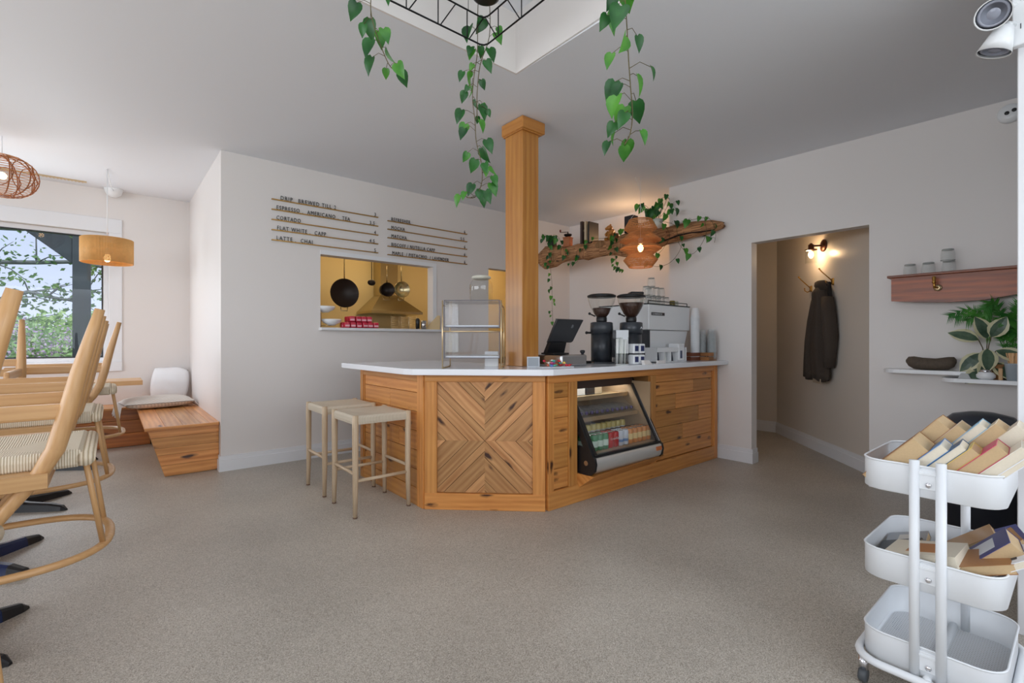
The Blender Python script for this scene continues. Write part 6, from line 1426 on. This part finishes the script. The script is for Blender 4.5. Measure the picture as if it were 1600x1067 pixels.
hc('oak hoop chair second in the row, behind the nearest one', (-.03, 3.40, .455))
hc('oak hoop chair third in the row, nearest the corner bench', (.035, 4.62, .485))
hc('oak hoop chair whose single post shows against the window shrubs', (-.68, 4.27, .485), PI / 2)
hc('oak hoop chair cut by the left edge of the picture', (-.185, 1.14, .455), -.12)
# ================================================================ OUTSIDE THE SEATING WINDOW
mb = MB(); mb.box(-60, 60, 7.4, 90, -1.0, -.6); o = struct(mb, 'ground', plain('grass_ground', srgb(96, 128, 62), .9, noise=.3, nscale=3))
t_ = thing('porch_post', 'dark grey porch post with a diagonal brace outside the window', 'post', (-.30, 8.1, -.6)); O_ = tuple(t_.location)
MT['porch'] = plain('dark_porch_paint', srgb(62, 72, 78), .7)
mb = MB(); mb.box(-.375, -.205, 8.0, 8.17, -.6, 3.2); mb.build('upright', 'porch', t_, O_)
mb = MB(); mb.prism([(-.375, 8.02, 2.12), (-.375, 8.02, 2.42), (-1.35, 8.02, 3.2), (-1.65, 8.02, 3.2)], (0, .12, 0)); mb.build('brace', 'porch', t_, O_)
def foliage(mb, n_, cfn, L_, rnd_, mi=0):
    for _ in range(n_):
        p = V(cfn()); d_ = V((rnd_.gauss(0, 1), rnd_.gauss(0, 1), rnd_.gauss(0, .8))).normalized(); s_ = d_.cross(V((rnd_.gauss(0, 1), rnd_.gauss(0, 1), rnd_.gauss(0, 1)))).normalized(); l = L_ * rnd_.uniform(.6, 1.3)
        a = [mb.bm.verts.new(q) for q in (p, p + d_ * l * .5 + s_ * l * .3, p + d_ * l, p + d_ * l * .5 - s_ * l * .3)]
        f = mb.bm.faces.new(a); f.material_index = mi
MT['fol1'] = leafmat('spring_foliage', srgb(150, 186, 104), srgb(204, 222, 160), .6); MT['fol2'] = leafmat('shrub_foliage', srgb(130, 178, 100), srgb(206, 226, 176), .6)
MT['bloom'] = leafmat('lilac_bloom', srgb(206, 170, 214), srgb(232, 208, 232), .7); MT['fol3'] = leafmat('tree_foliage', srgb(84, 122, 84), srgb(150, 180, 110), .6)
MT['bark'] = plain('grey_bark', srgb(112, 118, 116), .9, noise=.3, nscale=20)
# tree with spreading limbs across the upper window
t_ = thing('street_tree', 'tree with thin spreading limbs and sparse spring leaves outside the window', 'tree', (-7.5, 13.5, -.6)); O_ = tuple(t_.location)
rr = random.Random(21); tips = []
mb = MB(); mb.tube([(-7.5, 13.5, -.6), (-7.2, 13.4, 2.0), (-6.9, 13.2, 4.0), (-6.5, 13, 6.5)], [.32, .26, .2, .1], n=10); mb.build('trunk', 'bark', t_, O_)
mb = MB()
limbs = [((-7.0, 13.3, 3.6), (-4.2, 12.6, 3.75), (-1.8, 12.2, 3.2), (.6, 12, 3.0)), ((-7.1, 13.3, 2.8), (-4.0, 12.4, 2.75), (-1.6, 12.1, 2.6), (1.2, 12, 2.5)), ((-7.2, 13.4, 2.3), (-4.2, 12.3, 2.35), (-2.2, 12.0, 1.5), (-.2, 11.8, 1.0)), ((-6.9, 13.2, 4.2), (-4.4, 12.4, 4.8), (-2.2, 12, 4.2), (0, 11.8, 4.0)), ((-3.6, 12.4, 2.7), (-2.6, 12, 2.0), (-1.6, 11.9, 1.9), (-.4, 11.8, 2.0))]
for lb in limbs:
    path = []
    Q = [V(p) for p in lb]
    for i in range(3):
        for k in range(5): t = k / 5; path.append(Q[i].lerp(Q[i + 1], t) + V((0, 0, .08 * math.sin((i * 5 + k) * 1.7))))
    path.append(Q[3]); mb.tube(path, [.085 * (1 - .8 * i / len(path)) for i in range(len(path))], n=7)
    for i in range(2, len(path), 1):
        for _ in range(3):
            d_ = V((rr.uniform(-.3, 1.1), rr.uniform(-.5, .3), rr.gauss(.0, .55))); e_ = path[i] + d_ * rr.uniform(.3, .9); mb.tube([path[i], path[i].lerp(e_, .5) + V((0, 0, .06)), e_], [.014, .009, .004], n=4); tips.append((path[i].copy(), e_))
mb.build('limbs', 'bark', t_, O_)
mb = MB()
def tipfn():
    a, b_ = rr.choice(tips); p = a.lerp(b_, rr.uniform(.3, 1.1)); return p + V((rr.gauss(0, .12), rr.gauss(0, .12), rr.gauss(0, .1)))
foliage(mb, 3400, tipfn, .10, rr); mb.build('leaves', 'fol3', t_, O_)
def shrub(name, label, c, rx, ry, rz, n_, L_, bloom, seed, cat='shrub', mat='fol2', group=None):
    t_ = thing(name, label, cat, (c[0], c[1], -.6), 0, group); O_ = tuple(t_.location); r_ = random.Random(seed)
    mb = MB()
    for k in range(7): a = k * .9; mb.tube([(c[0], c[1], -.6), (c[0] + math.cos(a) * rx * .5, c[1] + math.sin(a) * ry * .5, c[2] + rz * .3)], [.05, .02], n=6)
    mb.build('stems', 'bark', t_, O_)
    def fn():
        a = r_.uniform(0, 2 * PI); ph = math.acos(r_.uniform(-.6, 1)); q = r_.uniform(.72, 1.02) * (1 + .12 * math.sin(5 * a + 3 * ph)); return (c[0] + rx * q * math.sin(ph) * math.cos(a), c[1] + ry * q * math.sin(ph) * math.sin(a), c[2] + rz * q * math.cos(ph))
    mb = MB(); foliage(mb, n_, fn, L_, r_); mb.build('leaves', mat, t_, O_)
    if bloom:
        mb = MB()
        def fb():
            p = fn(); return p
        for _ in range(bloom):
            p = V(fb())
            if p.z < c[2] + rz * .05 and r_.random() < .75: continue
            foliage(mb, 9, lambda: p + V((r_.gauss(0, .05), r_.gauss(0, .05), r_.gauss(0, .07))), .05, r_)
        mb.build('blossom', 'bloom', t_, O_)
shrub('lilac_bush', 'lilac bush in pink blossom right outside the seating window', (-1.2, 10.6, .45), 1.3, .9, .95, 5200, .10, 800, 1)
shrub('lilac_bush', 'second lilac bush further left outside the window', (-3.95, 10.9, .5), 1.35, .9, .95, 4200, .10, 400, 2)
for i, (x, y, r_, h, lab) in enumerate(((-7.5, 27, 3.2, 2.6, 'rounded green tree in the distance, left in the window'), (-1.0, 29, 3.0, 2.0, 'rounded green tree in the distance, centre of the window'), (4.4, 27, 2.2, 1.6, 'low green tree in the distance, right in the window'), (-14.8, 28, 3.5, 3.5, 'tall green tree in the distance, far left in the window'))):
    shrub('distant_tree', lab, (x, y, h * .45), r_, 1.6, h * .75, 2600, .3, 0, 30 + i, 'tree', 'fol1')
mb = MB(); mb.tube([(-5.2, 20, -.6), (-5.2, 20, 3.1)], .10, n=8); mb.box(-6.2, -4.2, 19.95, 20.05, 2.75, 2.87); solo(mb, 'utility_pole', 'bark', 'grey utility pole with a cross-arm seen through the window', 'pole')
# hedge and lawn before the street windows behind the camera
mb = MB(); mb.box(-30, 30, -40, -3.0, -1.0, -.6); struct(mb, 'ground_street', plain('lawn', srgb(104, 132, 74), .9, noise=.3, nscale=3))
shrub('hedge', 'green hedge outside the street windows behind the camera', (0, -7, .6), 5.5, 1.0, 1.4, 3000, .3, 60, 77, 'hedge')
